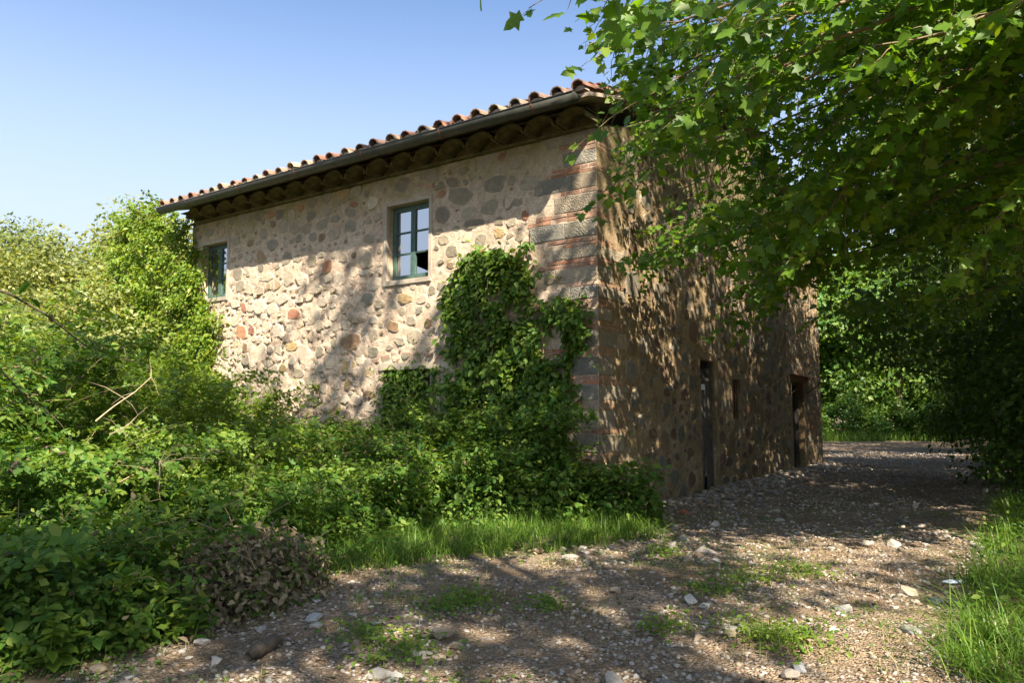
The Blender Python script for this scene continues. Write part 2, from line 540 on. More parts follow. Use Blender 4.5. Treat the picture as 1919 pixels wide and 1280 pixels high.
def rough_front(u, z):
    m = smoothstep(4.6, 5.4, u + 0.8 * (vnoise(u * 0.9, z * 0.9, 31) - 0.5)) * smoothstep(4.75, 4.1, z + 0.5 * (vnoise(u, z, 32) - 0.5))
    m = np.maximum(m, smoothstep(3.0, 2.2, z) * smoothstep(1.2, 2.2, u) * 0.7)
    return m


def disp_front(u, z):
    base = 0.028 * (fbm(u * 3.6, z * 3.6, 41, 4) - 0.44) - 0.02 * smoothstep(0.36, 0.28, fbm(u * 9, z * 9, 47, 3)) + 0.05 * (fbm(u * 0.6, z * 0.6, 43, 2) - 0.4)
    k = rough_front(u, z)
    rub = fbm(u * 4.2, z * 4.2, 45, 4)
    pit = -0.05 * smoothstep(0.40, 0.30, fbm(u * 8.5, z * 9.5, 46, 3))
    d = base + k * (0.045 * (rub - 0.44) + pit)
    q = smoothstep(1.3, 0.6, u)
    return d * (1 - 0.8 * q)


def disp_side(u, z):
    d = 0.02 * (fbm(u * 3, z * 3, 51, 4) - 0.44) + 0.04 * (fbm(u * 0.6, z * 0.6, 53, 2) - 0.4) - 0.03 * smoothstep(0.36, 0.28, fbm(u * 7, z * 7, 54, 3))
    return d * (1 - 0.8 * smoothstep(1.0, 0.4, u))


def wall_grid(name, mp, u0, u1, z0, ztop, opens, step, disp, mat, flip, depth=0.24):
    us = set(np.round(np.arange(u0, u1 + 1e-6, step), 3)) | {u1}
    zs = set(np.round(np.arange(z0, ztop + 1e-6, step), 3)) | {ztop}
    for a, b, c, d in opens:
        us |= {a, b}; zs |= {max(c, z0), d}
    us = np.array(sorted(us)); zs = np.array(sorted(zs))
    U, Z = np.meshgrid(us, zs)
    D = disp(U, Z)
    for a, b, c, d in opens:     # calm towards the openings
        e = np.maximum(np.maximum(a - U, U - b), np.maximum(c - Z, Z - d))
        D = D * smoothstep(0.0, 0.14, e)
    V = mp(U, Z, D).reshape(-1, 3)
    ny, nx = U.shape
    i = (np.arange(nx - 1)[None, :] + nx * np.arange(ny - 1)[:, None])
    F = np.stack([i, i + 1, i + 1 + nx, i + nx], -1).reshape(-1, 4)
    cu = ((U[:-1, :-1] + U[1:, 1:]) / 2).ravel(); cz = ((Z[:-1, :-1] + Z[1:, 1:]) / 2).ravel()
    keep = np.ones(len(F), bool)
    for a, b, c, d in opens:
        keep &= ~((cu > a) & (cu < b) & (cz > c) & (cz < d))
    F = F[keep]
    if flip: F = F[:, ::-1]
    n0 = len(V)
    ev, ef = [], []
    for a, b, c, d in opens:     # reveals
        o = n0 + len(ev)
        for dd in (0, -depth):
            for (uu, zz) in ((a, c), (b, c), (b, d), (a, d)):
                ev.append(mp(np.array(uu), np.array(max(zz, z0)), np.array(dd)))
        for k in range(4):
            k2 = (k + 1) % 4
            ef.append((o + k, o + k2, o + 4 + k2, o + 4 + k))
    V = np.concatenate([V, np.array(ev).reshape(-1, 3)]) if ev else V
    loops = np.concatenate([F.ravel(), np.array(ef, dtype=int).ravel()]) if ef else F.ravel()
    me = np_mesh(name, V, loops, np.full(len(F) + len(ef), 4), mat, None, True)
    o = bpy.data.objects.new(name, me); link(o, house)
    return o


wall_f = wall_grid('wall', mp_front, 0.0, LF, -0.4, WT, FRONT_OPEN, 0.045, disp_front, M['mortar'], True)
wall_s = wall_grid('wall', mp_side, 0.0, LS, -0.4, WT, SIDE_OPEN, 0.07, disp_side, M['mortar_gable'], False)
tag(wall_f, 'eaves wall of pale mortar and rubble stone with two upper windows')
tag(wall_s, 'shaded gable wall of brown rubble stone along the track')
SLOPE = math.tan(R(16))
gb = MB()     # gable triangle and the two walls out of sight
gb.add([(0, 0, WT), (0, LS, WT), (0, LS / 2, WT + SLOPE * LS / 2)], [(0, 1, 2)])
gb.add([(-LF, 0, WT), (-LF, LS, WT), (-LF, LS / 2, WT + SLOPE * LS / 2)], [(0, 2, 1)])
gb.add([(-LF, 0, -0.4), (-LF, LS, -0.4), (-LF, LS, WT), (-LF, 0, WT)], [(0, 3, 2, 1)])
gb.add([(-LF, LS, -0.4), (0, LS, -0.4), (0, LS, WT), (-LF, LS, WT)], [(0, 3, 2, 1)])
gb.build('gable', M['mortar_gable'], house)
ins = MB()    # near-black sheets behind the openings stand in for unlit rooms
ins.box((-LF + 0.4, 0.6, 0.02), (-0.45, 0.62, WT - 0.1)); ins.box((-0.62, 0.7, 0.02), (-0.6, LS - 0.4, WT - 0.1))
ins.build('unlit_backing', M['dark'], house)

GREY = [(0.225, 0.19, 0.135), (0.26, 0.22, 0.16), (0.29, 0.24, 0.17), (0.21, 0.18, 0.135), (0.31, 0.26, 0.19), (0.24, 0.215, 0.17)]
BROWN = [(0.24, 0.15, 0.09), (0.28, 0.19, 0.11), (0.20, 0.135, 0.085)]
RED = [(0.31, 0.145, 0.09), (0.35, 0.18, 0.10), (0.27, 0.13, 0.09)]
OCHRE = [(0.34, 0.25, 0.12), (0.37, 0.26, 0.13)]
PALE = [(0.47, 0.39, 0.29), (0.42, 0.34, 0.25), (0.38, 0.33, 0.26)]


def pick(p):
    c = np.array(random.choice(p)); return tuple(c * rng.uniform(0.88, 1.12))


def stone_shape(mb, mp, u, z, w, h, d0, tint, proud=0.016, n=9, square=0.0):
    n = int(rng.integers(6, 9))
    a = (np.arange(n) + rng.uniform(-0.33, 0.33, n)) * 2 * math.pi / n + rng.uniform(0, 1)
    p = rng.uniform(2.6, 7.0)
    rr = (np.abs(np.cos(a)) ** p + np.abs(np.sin(a)) ** p) ** (-1 / p) * rng.uniform(0.74, 1.12, n)
    # split each side once so the outline is slightly broken
    a = np.stack([a, a + (np.roll(a, -1) - a) % (2 * math.pi) / 2], -1).ravel()
    chord = (rr + np.roll(rr, -1)) / 2 * math.cos(math.pi / n)
    rr = np.stack([rr, chord * rng.uniform(0.98, 1.1, n)], -1).ravel()
    n *= 2
    lean = rng.uniform(-0.2, 0.2)
    V = []
    for k, (r, dd) in enumerate(((1.04, d0 - 0.02), (0.955, d0 + proud * 0.75), (0.82, d0 + proud))):
        x = np.cos(a) * rr * r * w / 2; y = np.sin(a) * rr * r * h / 2 + lean * np.cos(a) * rr * r * h / 2
        V.append(mp(u + x, z + y, np.full(n, dd) + (rng.uniform(-0.3, 0.3, n) * proud if k else 0)))
    V.append(mp(np.array([u]), np.array([z]), np.array([d0 + proud * rng.uniform(0.95, 1.2)])))
    V = np.concatenate(V)
    mort = np.array((0.50, 0.41, 0.32)) * (1 if mp is mp_front else 0.62)  # edge mortar darkened on the gable along with its stones
    tt = np.array(tint)
    tint = np.concatenate([np.tile(mort, (n, 1)), np.tile(mort * 0.4 + tt * 0.6, (n, 1)), np.tile(tt, (n + 1, 1))])
    F = []
    fl = mp is mp_front
    for k in range(2):
        for j in range(n):
            j2 = (j + 1) % n
            f = (k * n + j, k * n + j2, (k + 1) * n + j2, (k + 1) * n + j)
            F.append(f[::-1] if fl else f)
    for j in range(n):
        f = (2 * n + j, 2 * n + (j + 1) % n, 3 * n)
        F.append(f[::-1] if fl else f)
    mb.add(V, F, tint)


# stones the photograph shows one by one (place, size, colour)
SEEN = [(615,500,23,26,'R'),(550,589,24,22,'R'),(452,623,20,27,'R'),(471,619,11,16,'R'),(456,576,11,18,'R'),(657,638,38,33,'B'),(459,651,10,18,'B'),
(546,650,24,18,'O'),(625,643,14,20,'G'),(664,479,11,13,'B'),(650,688,30,28,'O'),(652,721,14,20,'O'),(737,612,22,24,'B'),(802,606,18,24,'B'),
(936,436,25,20,'O'),(928,345,40,32,'G'),(963,378,40,33,'G'),(918,387,37,28,'G'),(864,369,48,34,'G'),(877,399,33,27,'G'),(888,418,45,18,'G'),
(942,293,20,24,'B'),(909,296,36,32,'G'),(839,311,36,34,'G'),(873,304,22,33,'G'),(995,342,42,26,'G'),(849,342,24,20,'G'),(984,402,15,20,'R'),(1005,411,22,8,'G'),
(1015,393,15,13,'G'),(642,362,24,22,'O'),(667,358,23,24,'G'),(695,348,18,22,'G'),(663,383,18,13,'R'),(562,389,14,17,'R'),(584,379,18,22,'G'),(612,372,18,22,'G'),
(518,386,14,15,'B'),(484,402,18,24,'G'),(458,407,23,24,'G'),(434,413,18,18,'G'),(508,402,14,11,'R'),(386,421,13,20,'G'),(403,416,12,18,'G'),(583,404,20,19,'G'),
(655,396,24,26,'G'),(604,420,25,23,'G'),(628,410,20,13,'G'),(550,428,19,22,'G'),(573,428,24,18,'G'),(626,439,23,27,'G'),(656,423,24,20,'G'),(691,448,25,20,'G'),
(469,456,12,14,'B'),(445,468,14,10,'G'),(493,438,14,22,'G'),(510,458,24,23,'G'),(586,445,18,20,'G'),(832,448,20,22,'G'),(848,470,24,24,'G'),(844,498,17,13,'B'),
(700,600,20,18,'P'),(590,540,26,20,'P'),(640,560,22,18,'P'),(500,520,30,18,'P'),(520,620,20,26,'P'),(560,700,24,22,'G'),(600,660,18,22,'G'),(690,560,22,24,'G'),
(600,610,16,20,'G'),(700,660,24,20,'G'),(790,560,20,16,'P'),(760,560,28,20,'O'),(750,640,20,16,'G'),(690,740,22,18,'B'),(630,770,24,22,'O'),(530,690,16,18,'O')]
CMAP = {'R': RED, 'B': BROWN, 'O': OCHRE, 'G': GREY, 'P': PALE}

placed = []       # u, z, half w, half h


def free(u, z, w, h, opens, gap=0.012):
    for a, b, c, d in opens:
        if a - 0.12 < u + w and u - w < b + 0.12 and c - 0.1 < z + h and z - h < d + 0.12: return False
    for (pu, pz, pw, ph) in placed:
        if (abs(u - pu) / (w + pw + gap)) ** 3 + (abs(z - pz) / (h + ph + gap)) ** 3 < 0.86: return False
    return True


def quoin_len(z, side): return 0


stones_f = []
for px, py, w, h, c in SEEN:
    u, z = on_front(px, py)
    u1, _ = on_front(px - w / 2, py); u2, _ = on_front(px + w / 2, py)
    _, z1 = on_front(px, py + h / 2); _, z2 = on_front(px, py - h / 2)
    W, H = abs(u1 - u2), abs(z2 - z1)
    if u < 1.2 or u > LF - 0.2 or z > WT - 0.12: continue
    stones_f.append((u, z, W, H, pick(CMAP[c]), 0.014)); placed.append((u, z, W / 2, H / 2))
for wmin, wmax, tries in ((0.32, 0.5, 600), (0.2, 0.32, 2200), (0.11, 0.2, 4000), (0.06, 0.11, 3000)):
    for _ in range(tries):
        u = random.uniform(0.75, LF - 0.1); z = random.uniform(0.0, WT - 0.15)
        w = random.uniform(wmin, wmax) * 0.92; h = w * random.uniform(0.55, 1.0)
        if u - w / 2 < 1.25 and z > 0.3: continue
        k = float(rough_front(np.array(u), np.array(z)))
        if not free(u, z, w / 2, h / 2, FRONT_OPEN, 0.012 + (0.014 if k < 0.5 else 0.0)): continue
        if k < 0.5 and random.random() < 0.35 and wmax < 0.25: continue
        if k > 0.5: pal = random.choices([PALE, GREY, OCHRE, BROWN, RED], [8, 2.0, 0.7, 0.6, 0.3])[0]
        else: pal = random.choices([GREY, PALE, BROWN, RED], [8, 1.5, 0.8, 0.5])[0]
        c_ = np.array(pick(pal)); c_ = tuple(c_ * (1 - 0.45 * k) + np.array((0.50, 0.41, 0.32)) * 0.45 * k)
        stones_f.append((u, z, w, h, c_, random.uniform(0.008, 0.018) if k < 0.5 else random.uniform(0.007, 0.015)))
        placed.append((u, z, w / 2, h / 2))
placed = []
stones_s = []
for wmin, wmax, tries in ((0.34, 0.55, 600), (0.2, 0.34, 2000), (0.11, 0.2, 2600)):
    for _ in range(tries):
        u = random.uniform(0.75, LS - 0.1); z = random.uniform(0.0, WT - 0.15)
        w = random.uniform(wmin, wmax); h = w * random.uniform(0.5, 1.0)
        if u - w / 2 < 0.85 and z > 0.2: continue
        if not free(u, z, w / 2, h / 2, SIDE_OPEN, 0.02): continue
        c = pick(random.choices([GREY, BROWN, OCHRE, RED], [5, 4, 0.5, 0.2])[0])
        stones_s.append((u, z, w, h, tuple(np.array(c) * 0.62), random.uniform(0.008, 0.018)))  # same stone palette, darkened to carry the gable's shade
        placed.append((u, z, w / 2, h / 2))


def build_stones(lst, mp, disp, wall, n_single, weight):
    order = sorted(lst, key=lambda s: -weight(s))
    rest = MB()
    for k, (u, z, w, h, c, pr) in enumerate(order):
        d0 = float(disp(np.array(u), np.array(z)))
        d0 = max(d0, -0.012)
        if k < n_single:
            mb = MB(); stone_shape(mb, mp, u, z, w, h, d0, c, pr, random.choice((8, 9, 10)))
            mb.build('stone', M['stone'], wall)
        else:
            stone_shape(rest, mp, u, z, w, h, d0, c, pr, 8)
    if rest.n: rest.build('stone', M['stone'], wall, kind='stuff')


build_stones(stones_f, mp_front, disp_front, wall_f, 215, lambda s: s[2] * s[3] / (11.5 + 0.574 * s[0]) ** 2)
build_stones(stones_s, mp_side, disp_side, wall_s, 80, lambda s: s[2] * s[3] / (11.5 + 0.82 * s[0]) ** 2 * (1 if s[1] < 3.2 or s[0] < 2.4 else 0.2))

# dressed corner blocks with two-course brick bands
def slab(mb, mp, u0, u1, z0, z1, d, tint, ch=0.008):
    fl = mp is mp_front
    V = []
    j = lambda: rng.uniform(-0.011, 0.011)
    c = [(u0, z0), (u1, z0), (u1, z1), (u0, z1)]
    c = [(a + j(), b + j()) for a, b in c]
    m = (sum(a for a, b in c) / 4, sum(b for a, b in c) / 4)
    for (k, dd) in ((0, -0.05), (0, d - ch * 0.6), (1, d)):
        for a, b in c:
            s = ch * 1.3 if k else 0
            aa = a + (s if a < m[0] else -s); bb = b + (s if b < m[1] else -s)
            V.append(mp(np.array(aa), np.array(bb), np.array(dd + (rng.uniform(-0.004, 0.004) if k else 0))))
    F = []
    for r in range(2):
        for k in range(4):
            k2 = (k + 1) % 4
            F.append((r * 4 + k, r * 4 + k2, r * 4 + 4 + k2, r * 4 + 4 + k))
    F.append((8, 9, 10, 11))
    if fl: F = [f[::-1] for f in F]
    mb.add(V, F, tint)


BLK = [(0.23, 0.205, 0.155), (0.27, 0.235, 0.18), (0.20, 0.19, 0.16), (0.31, 0.255, 0.19), (0.25, 0.205, 0.145)]
BRK = [(0.38, 0.16, 0.085), (0.40, 0.17, 0.09), (0.30, 0.13, 0.08), (0.40, 0.19, 0.11), (0.34, 0.19, 0.13), (0.27, 0.12, 0.075)]
z = -0.1
row = 0
while z < WT - 0.1:
    hs = random.uniform(0.19, 0.31)
    if z + hs > WT - 0.02: hs = WT - 0.02 - z
    for mp, wall, k in ((mp_front, wall_f, row), (mp_side, wall_s, row + 1)):
        u = 0.0 if mp is mp_front else 0.02
        tot = random.uniform(0.95, 1.35) if k % 2 == 0 else random.uniform(0.6, 0.85)
        if mp is mp_side: tot *= 0.72
        while u < tot - 0.12:
            w = min(random.uniform(0.42, 1.0), tot - u)
            if mp is mp_front or row < 12:
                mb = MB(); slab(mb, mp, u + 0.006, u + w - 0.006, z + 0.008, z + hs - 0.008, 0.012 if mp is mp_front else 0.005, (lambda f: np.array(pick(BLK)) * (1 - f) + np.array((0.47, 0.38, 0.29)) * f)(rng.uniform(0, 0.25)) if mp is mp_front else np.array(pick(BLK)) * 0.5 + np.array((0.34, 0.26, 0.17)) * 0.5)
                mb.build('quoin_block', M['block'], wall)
            u += w
    z += hs
    for course in range(random.choice((1, 2, 2, 2))):
        if z + 0.06 > WT: break
        for mp, wall, k in ((mp_front, wall_f, row), (mp_side, wall_s, row + 1)):
            tot = random.uniform(0.85, 1.5) if k % 2 == 0 else random.uniform(0.55, 1.0)
            if mp is mp_side: tot *= 0.62
            u = 0.0 if mp is mp_front else 0.02
            while u < tot - 0.08:
                w = random.choice((0.14, 0.27, 0.28, 0.29))
                w = min(w, tot - u)
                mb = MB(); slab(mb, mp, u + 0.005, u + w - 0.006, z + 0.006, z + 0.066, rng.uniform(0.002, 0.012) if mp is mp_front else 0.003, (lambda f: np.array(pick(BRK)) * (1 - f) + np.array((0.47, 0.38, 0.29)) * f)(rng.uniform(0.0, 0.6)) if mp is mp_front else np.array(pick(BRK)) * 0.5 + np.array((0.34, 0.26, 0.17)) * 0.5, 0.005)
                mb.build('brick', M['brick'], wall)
                u += w
        z += 0.072
    row += 1

# brick arch trace over the middle window and over the low opening
for (uc, zc, half, sag) in ((4.0, 5.62, 0.75, 0.12), (4.0, 2.50, 0.8, 0.10)):
    for k in range(7):
        f = (k - 3) / 3.0
        u = uc + f * half
        mb = MB()
        slab(mb, mp_front, u - 0.105, u + 0.1, zc + sag * (1 - f * f) + 0.02, zc + sag * (1 - f * f) + 0.085, 0.008, np.array(pick(BRK)) * 0.5 + np.array(pick(PALE)) * 0.5, 0.005)
        mb.build('brick', M['brick'], wall_f)


# windows: green two-leaf casements of six panes
def window(mp, a, b, c, d, rec, fr=0.05, label=None, panes_v=3, broken=None, wall=None):
    def bx(mb, u0, u1, z0, z1, d0, d1):
        p = mp(np.array([u0, u1]), np.array([z0, z1]), np.array([d0, d1]))
        mb.box(tuple(p.min(0)), tuple(p.max(0)))
    f = MB()
    bx(f, a, a + fr, c, d, -rec - 0.06, -rec); bx(f, b - fr, b, c, d, -rec - 0.06, -rec)
    bx(f, a + fr, b - fr, d - fr, d, -rec - 0.059, -rec - 0.001); bx(f, a + fr, b - fr, c, c + fr * 0.9, -rec - 0.059, -rec - 0.001)
    w = f.build('window', M['greenwood'], house)
    if label: w['label'] = label
    mid = (a + b) / 2
    for (x0, x1) in ((a + fr, mid - 0.004), (mid + 0.004, b - fr)):
        s = MB()
        st = 0.052
        z0, z1 = c + fr * 0.9, d - fr
        bx(s, x0, x0 + st, z0, z1, -rec - 0.045, -rec + 0.012); bx(s, x1 - st, x1, z0, z1, -rec - 0.045, -rec + 0.012)
        bx(s, x0 + st, x1 - st, z1 - st, z1, -rec - 0.044, -rec + 0.010); bx(s, x0 + st, x1 - st, z0, z0 + st * 1.3, -rec - 0.044, -rec + 0.010)
        hh = (z1 - z0 - st * 2.3 - 0.0) / panes_v
        for k in range(1, panes_v):
            zz = z0 + st * 1.3 + hh * k
            bx(s, x0 + st, x1 - st, zz - 0.014, zz + 0.014, -rec - 0.04, -rec + 0.006)
        s.build('sash', M['greenwood'], w)
        for k in range(panes_v):
            p0 = z0 + st * 1.3 + hh * k + (0.014 if k else 0); p1 = z0 + st * 1.3 + hh * (k + 1) - (0.014 if k < panes_v - 1 else 0)
            g = MB()
            if broken and broken == (x0 > mid - 0.05, k):      # a broken pane: only a triangle of glass left, dark room behind
                q = mp(np.array([x0 + st, x1 - st, x1 - st, x0 + st, x1 - st, x1 - st]), np.array([p0, p0, p0 + 0.16, p0, p0, p0 + 0.16]), np.array([-rec - 0.02] * 3 + [-rec - 0.024] * 3))
                g.add(q, [(0, 1, 2), (5, 4, 3), (0, 3, 4, 1), (1, 4, 5, 2), (2, 5, 3, 0)])
            else:
                bx(g, x0 + st, x1 - st, p0, p1, -rec - 0.024, -rec - 0.02)
            g.build('pane', M['glass'], w)
    return w


w1 = window(mp_front, 3.48, 4.54, 4.05, 5.50, 0.16, label='six pane green casement with a broken lower pane', broken=(False, 0))
w2 = window(mp_front, 9.62, 10.60, 4.22, 5.52, 0.16, label='green casement half overgrown by creeper')
for (a, b, c, d, w) in ((3.48, 4.54, 4.05, 5.50, w1), (9.62, 10.60, 4.22, 5.52, w2)):
    s = MB()
    t = 0.07
    for (u0, u1, z0, z1) in ((a - t, a, c - 0.02, d + t), (b, b + t, c - 0.02, d + t), (a, b, d, d + t)):
        p = mp_front(np.array([u0, u1]), np.array([z0, z1]), np.array([-0.05, 0.016])); s.box(tuple(p.min(0)), tuple(p.max(0)), jit=0.010)
    s.build('surround', M['surround'], w)
    s = MB(); p = mp_front(np.array([a - 0.06, b + 0.06]), np.array([c - 0.09, c - 0.003]), np.array([-0.2, 0.035])); s.box(tuple(p.min(0)), tuple(p.max(0)), jit=0.006)
    s.build('sill', M['surround'], w)
# low walled-in opening behind the creeper
s = MB(); p = mp_front(np.array([3.42, 4.58]), np.array([0.9, 2.36]), np.array([-0.26, -0.22])); s.box(tuple(p.min(0)), tuple(p.max(0)))
s.build('shutter', M['doorwood'], house)
s = MB(); p = mp_front(np.array([3.32, 4.68]), np.array([2.362, 2.48]), np.array([-0.1, 0.03])); s.box(tuple(p.min(0)), tuple(p.max(0)), jit=0.006)
s.build('lintel', M['surround'], house)


def sbox(mb, u0, u1, z0, z1, d0, d1, jit=0.0):
    p = mp_side(np.array([u0, u1]), np.array([z0, z1]), np.array([d0, d1])); mb.box(tuple(p.min(0)), tuple(p.max(0)), jit=jit)


# gable side: weathered plank door with a dark fanlight
door = MB(); sbox(door, 4.15, 4.22, 0, 2.62, -0.14, -0.06); sbox(door, 4.95, 5.02, 0, 2.62, -0.14, -0.06); sbox(door, 4.22, 4.95, 2.2, 2.27, -0.139, -0.061)
dr = door.build('door', M['doorwood'], house); dr['label'] = 'weathered plank door with a dark fanlight'
for k in range(4):
    pk = MB(); u0 = 4.222 + k * 0.182
    sbox(pk, u0 + 0.004, u0 + 0.178, 0.03 + (0.25 if k == 2 else 0.0), 2.195, -0.12 - 0.004 * (k % 2), -0.085 - 0.004 * (k % 2), 0.003)
    pk.build('plank', M['doorwood'], dr)
pn = MB(); sbox(pn, 4.47, 4.66, 2.03, 2.14, -0.079, -0.075); pn.build('notice', M['cloth'], dr)
fn = MB(); sbox(fn, 4.22, 4.95, 2.275, 2.62, -0.13, -0.12); fn.build('fanlight', M['dark'], dr)  # near-black panel paints the fanlight as an unlit opening
jb = MB(); sbox(jb, 4.02, 4.148, 0, 2.78, -0.1, 0.03, 0.008); sbox(jb, 5.022, 5.15, 0, 2.78, -0.1, 0.03, 0.008); sbox(jb, 4.148, 5.022, 2.625, 2.78, -0.1, 0.028, 0.008)
jb.build('surround', M['mortar_gable'], dr)
sw = MB(); sbox(sw, 6.14, 6.19, 1.42, 2.30, -0.12, -0.06); sbox(sw, 6.61, 6.66, 1.42, 2.30, -0.12, -0.06); sbox(sw, 6.19, 6.61, 2.25, 2.30, -0.119, -0.061); sbox(sw, 6.19, 6.61, 1.42, 1.47, -0.119, -0.061)
swo = sw.build('window', M['doorwood'], house); swo['label'] = 'narrow barred window in the gable wall'
for k in range(3):
    bb = MB(); uu = 6.27 + 0.13 * k; bb.tube([mp_side(np.array(uu), np.array(1.42), np.array(-0.03)), mp_side(np.array(uu), np.array(2.30), np.array(-0.03))], 0.009, 6); bb.build('bar', M['rust'], swo)
for k in range(3):
    g = MB(); sbox(g, 6.19, 6.61, 1.47 + k * 0.26 + 0.008, 1.73 + k * 0.26 - 0.008, -0.092, -0.088); g.build('pane', M['dark'], swo)  # near-black panels imitate the unlit opening behind the bars
d2 = MB(); sbox(d2, 11.0, 11.07, 0, 2.42, -0.24, -0.15); sbox(d2, 12.13, 12.2, 0, 2.42, -0.24, -0.15); sbox(d2, 11.07, 12.13, 2.34, 2.42, -0.239, -0.151)
d2o = d2.build('door', M['doorwood'], house); d2o['label'] = 'dark doorway under a rusty sheet canopy'
l2 = MB(); sbox(l2, 11.07, 12.13, 0.02, 2.34, -0.235, -0.225); l2.build('door_leaf', M['dark'], d2o)  # near-black panel paints the doorway as unlit
cn = MB()
cn.add([mp_side(np.array(a), np.array(b), np.array(c)) for a, b, c in ((10.85, 2.62, 0), (12.75, 2.62, 0), (12.75, 2.50, 0.55), (10.85, 2.50, 0.55), (10.85, 2.60, 0), (12.75, 2.60, 0), (12.75, 2.48, 0.55), (10.85, 2.48, 0.55))],
       [(0, 3, 2, 1), (4, 5, 6, 7), (3, 7, 6, 2), (0, 4, 7, 3), (1, 2, 6, 5)])
cn.build('canopy', M['rust'], house)
for uu in (11.0, 12.6):
    br = MB(); br.tube([mp_side(np.array(uu), np.array(2.1), np.array(0.01)), mp_side(np.array(uu), np.array(2.5), np.array(0.5))], 0.014, 6); br.build('canopy_bracket', M['rust'], house)

# eaves cornice: ledge and a row of half-round corbel tiles
lg = MB(); lg.box((-LF, -0.09, WT - 0.055), (0.05, 0.02, WT - 0.012), jit=0.004); lg.build('cornice_ledge', M['plaster'], house)
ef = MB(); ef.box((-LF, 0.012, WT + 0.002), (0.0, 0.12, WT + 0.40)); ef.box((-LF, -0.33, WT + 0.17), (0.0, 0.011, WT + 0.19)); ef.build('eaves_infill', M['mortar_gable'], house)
PITCHC = 0.60
ncor = int((LF + 0.1) / PITCHC)
corb_mesh = None
def corbel_mesh():
    mb = MB(); n = 9; r = 0.285; th = 0.035
    a = np.linspace(0, math.pi, n)
    V = []
    for y in (-0.42, 0.02):
        for rr in (r, r - th):
            for t in a: V.append((rr * math.cos(t), y, rr * math.sin(t) * 0.72))
    F = []
    o = lambda s, k, j: s * 2 * n + k * n + j
    for j in range(n - 1):
        F.append((o(0, 0, j), o(1, 0, j), o(1, 0, j + 1), o(0, 0, j + 1)))
        F.append((o(0, 1, j), o(0, 1, j + 1), o(1, 1, j + 1), o(1, 1, j)))
        F.append((o(0, 0, j), o(0, 0, j + 1), o(0, 1, j + 1), o(0, 1, j)))
    F.append((o(0, 0, 0), o(0, 1, 0), o(1, 1, 0), o(1, 0, 0))); F.append((o(0, 0, n - 1), o(1, 0, n - 1), o(1, 1, n - 1), o(0, 1, n - 1)))
    mb.add(V, F)
    return mb.mesh('corbel_tile', M['plaster'], False)
cm = corbel_mesh()
for k in range(ncor):
    o = bpy.data.objects.new('corbel_tile', cm); link(o, house)
    o.location = (-0.22 - k * PITCHC + rng.uniform(-0.012, 0.012), rng.uniform(-0.02, 0.02), WT - 0.01); o.rotation_euler = (rng.uniform(-0.03, 0.03), 0, rng.uniform(-0.03, 0.03))

# roof: deck, ridge, tiles
EY, EZ = -0.72, WT + 0.215            # eave edge of the deck
RX0, RX1 = -LF - 0.05, 0.28
RY = LS / 2
RZ = EZ + SLOPE * (RY - EY)
rd = MB()
th = 0.06
rd.add([(RX0, EY, EZ), (RX1, EY, EZ), (RX1, RY, RZ), (RX0, RY, RZ), (RX0, EY, EZ - th), (RX1, EY, EZ - th), (RX1, RY, RZ - th), (RX0, RY, RZ - th)],
       [(0, 1, 2, 3), (4, 7, 6, 5), (0, 4, 5, 1), (1, 5, 6, 2), (0, 3, 7, 4)])
ey2 = LS + 0.7
rd.add([(RX0, RY, RZ), (RX1, RY, RZ), (RX1, ey2, EZ), (RX0, ey2, EZ), (RX0, RY, RZ - th), (RX1, RY, RZ - th), (RX1, ey2, EZ - th), (RX0, ey2, EZ - th)],
       [(0, 1, 2, 3), (4, 7, 6, 5), (2, 6, 7, 3), (1, 5, 6, 2), (0, 3, 7, 4)])
roof = rd.build('roof', M['roofdeck'], house)
TILE_C = [(0.27, 0.135, 0.095), (0.32, 0.175, 0.12), (0.25, 0.13, 0.095), (0.40, 0.27, 0.18), (0.31, 0.20, 0.145), (0.20, 0.135, 0.11), (0.26, 0.21, 0.16)]


def tile_geo(mb, x, y, z, up, tint, concave, w=0.115, L=0.44):
    n = 6
    a = np.linspace(0, math.pi, n)
    sl = math.atan(SLOPE)
    cs, sn = math.cos(sl), math.sin(sl)
    V = []
    jr = rng.uniform(-0.014, 0.014, 3); jr[1] += rng.uniform(-0.03, 0.02)
    yaw = rng.uniform(-0.07, 0.07)
    for k, l in enumerate((0.0, L)):
        w2 = w * (1.0 if (k == 0) != concave else 0.82)
        for r in (w2, w2 - 0.018):
            for t in a:
                lx = r * math.cos(t); lz = r * math.sin(t) * 0.95
                if concave: lz = w2 * 0.55 - r * math.sin(t) * 0.6
                lz += up + (0.03 if k == 0 else 0.0)
                yy = l
                V.append((x + lx + yaw * yy + jr[0], y + yy * cs - lz * sn + jr[1], z + yy * sn + lz * cs + jr[2]))
    F = []
    o = lambda s, r, j: s * 2 * n + r * n + j
    for j in range(n - 1):
        F.append((o(0, 0, j), o(1, 0, j), o(1, 0, j + 1), o(0, 0, j + 1)))
        F.append((o(0, 1, j), o(0, 1, j + 1), o(1, 1, j + 1), o(1, 1, j)))
        F.append((o(0, 0, j), o(0, 0, j + 1), o(0, 1, j + 1), o(0, 1, j)))
    mb.add(V, F, tint)


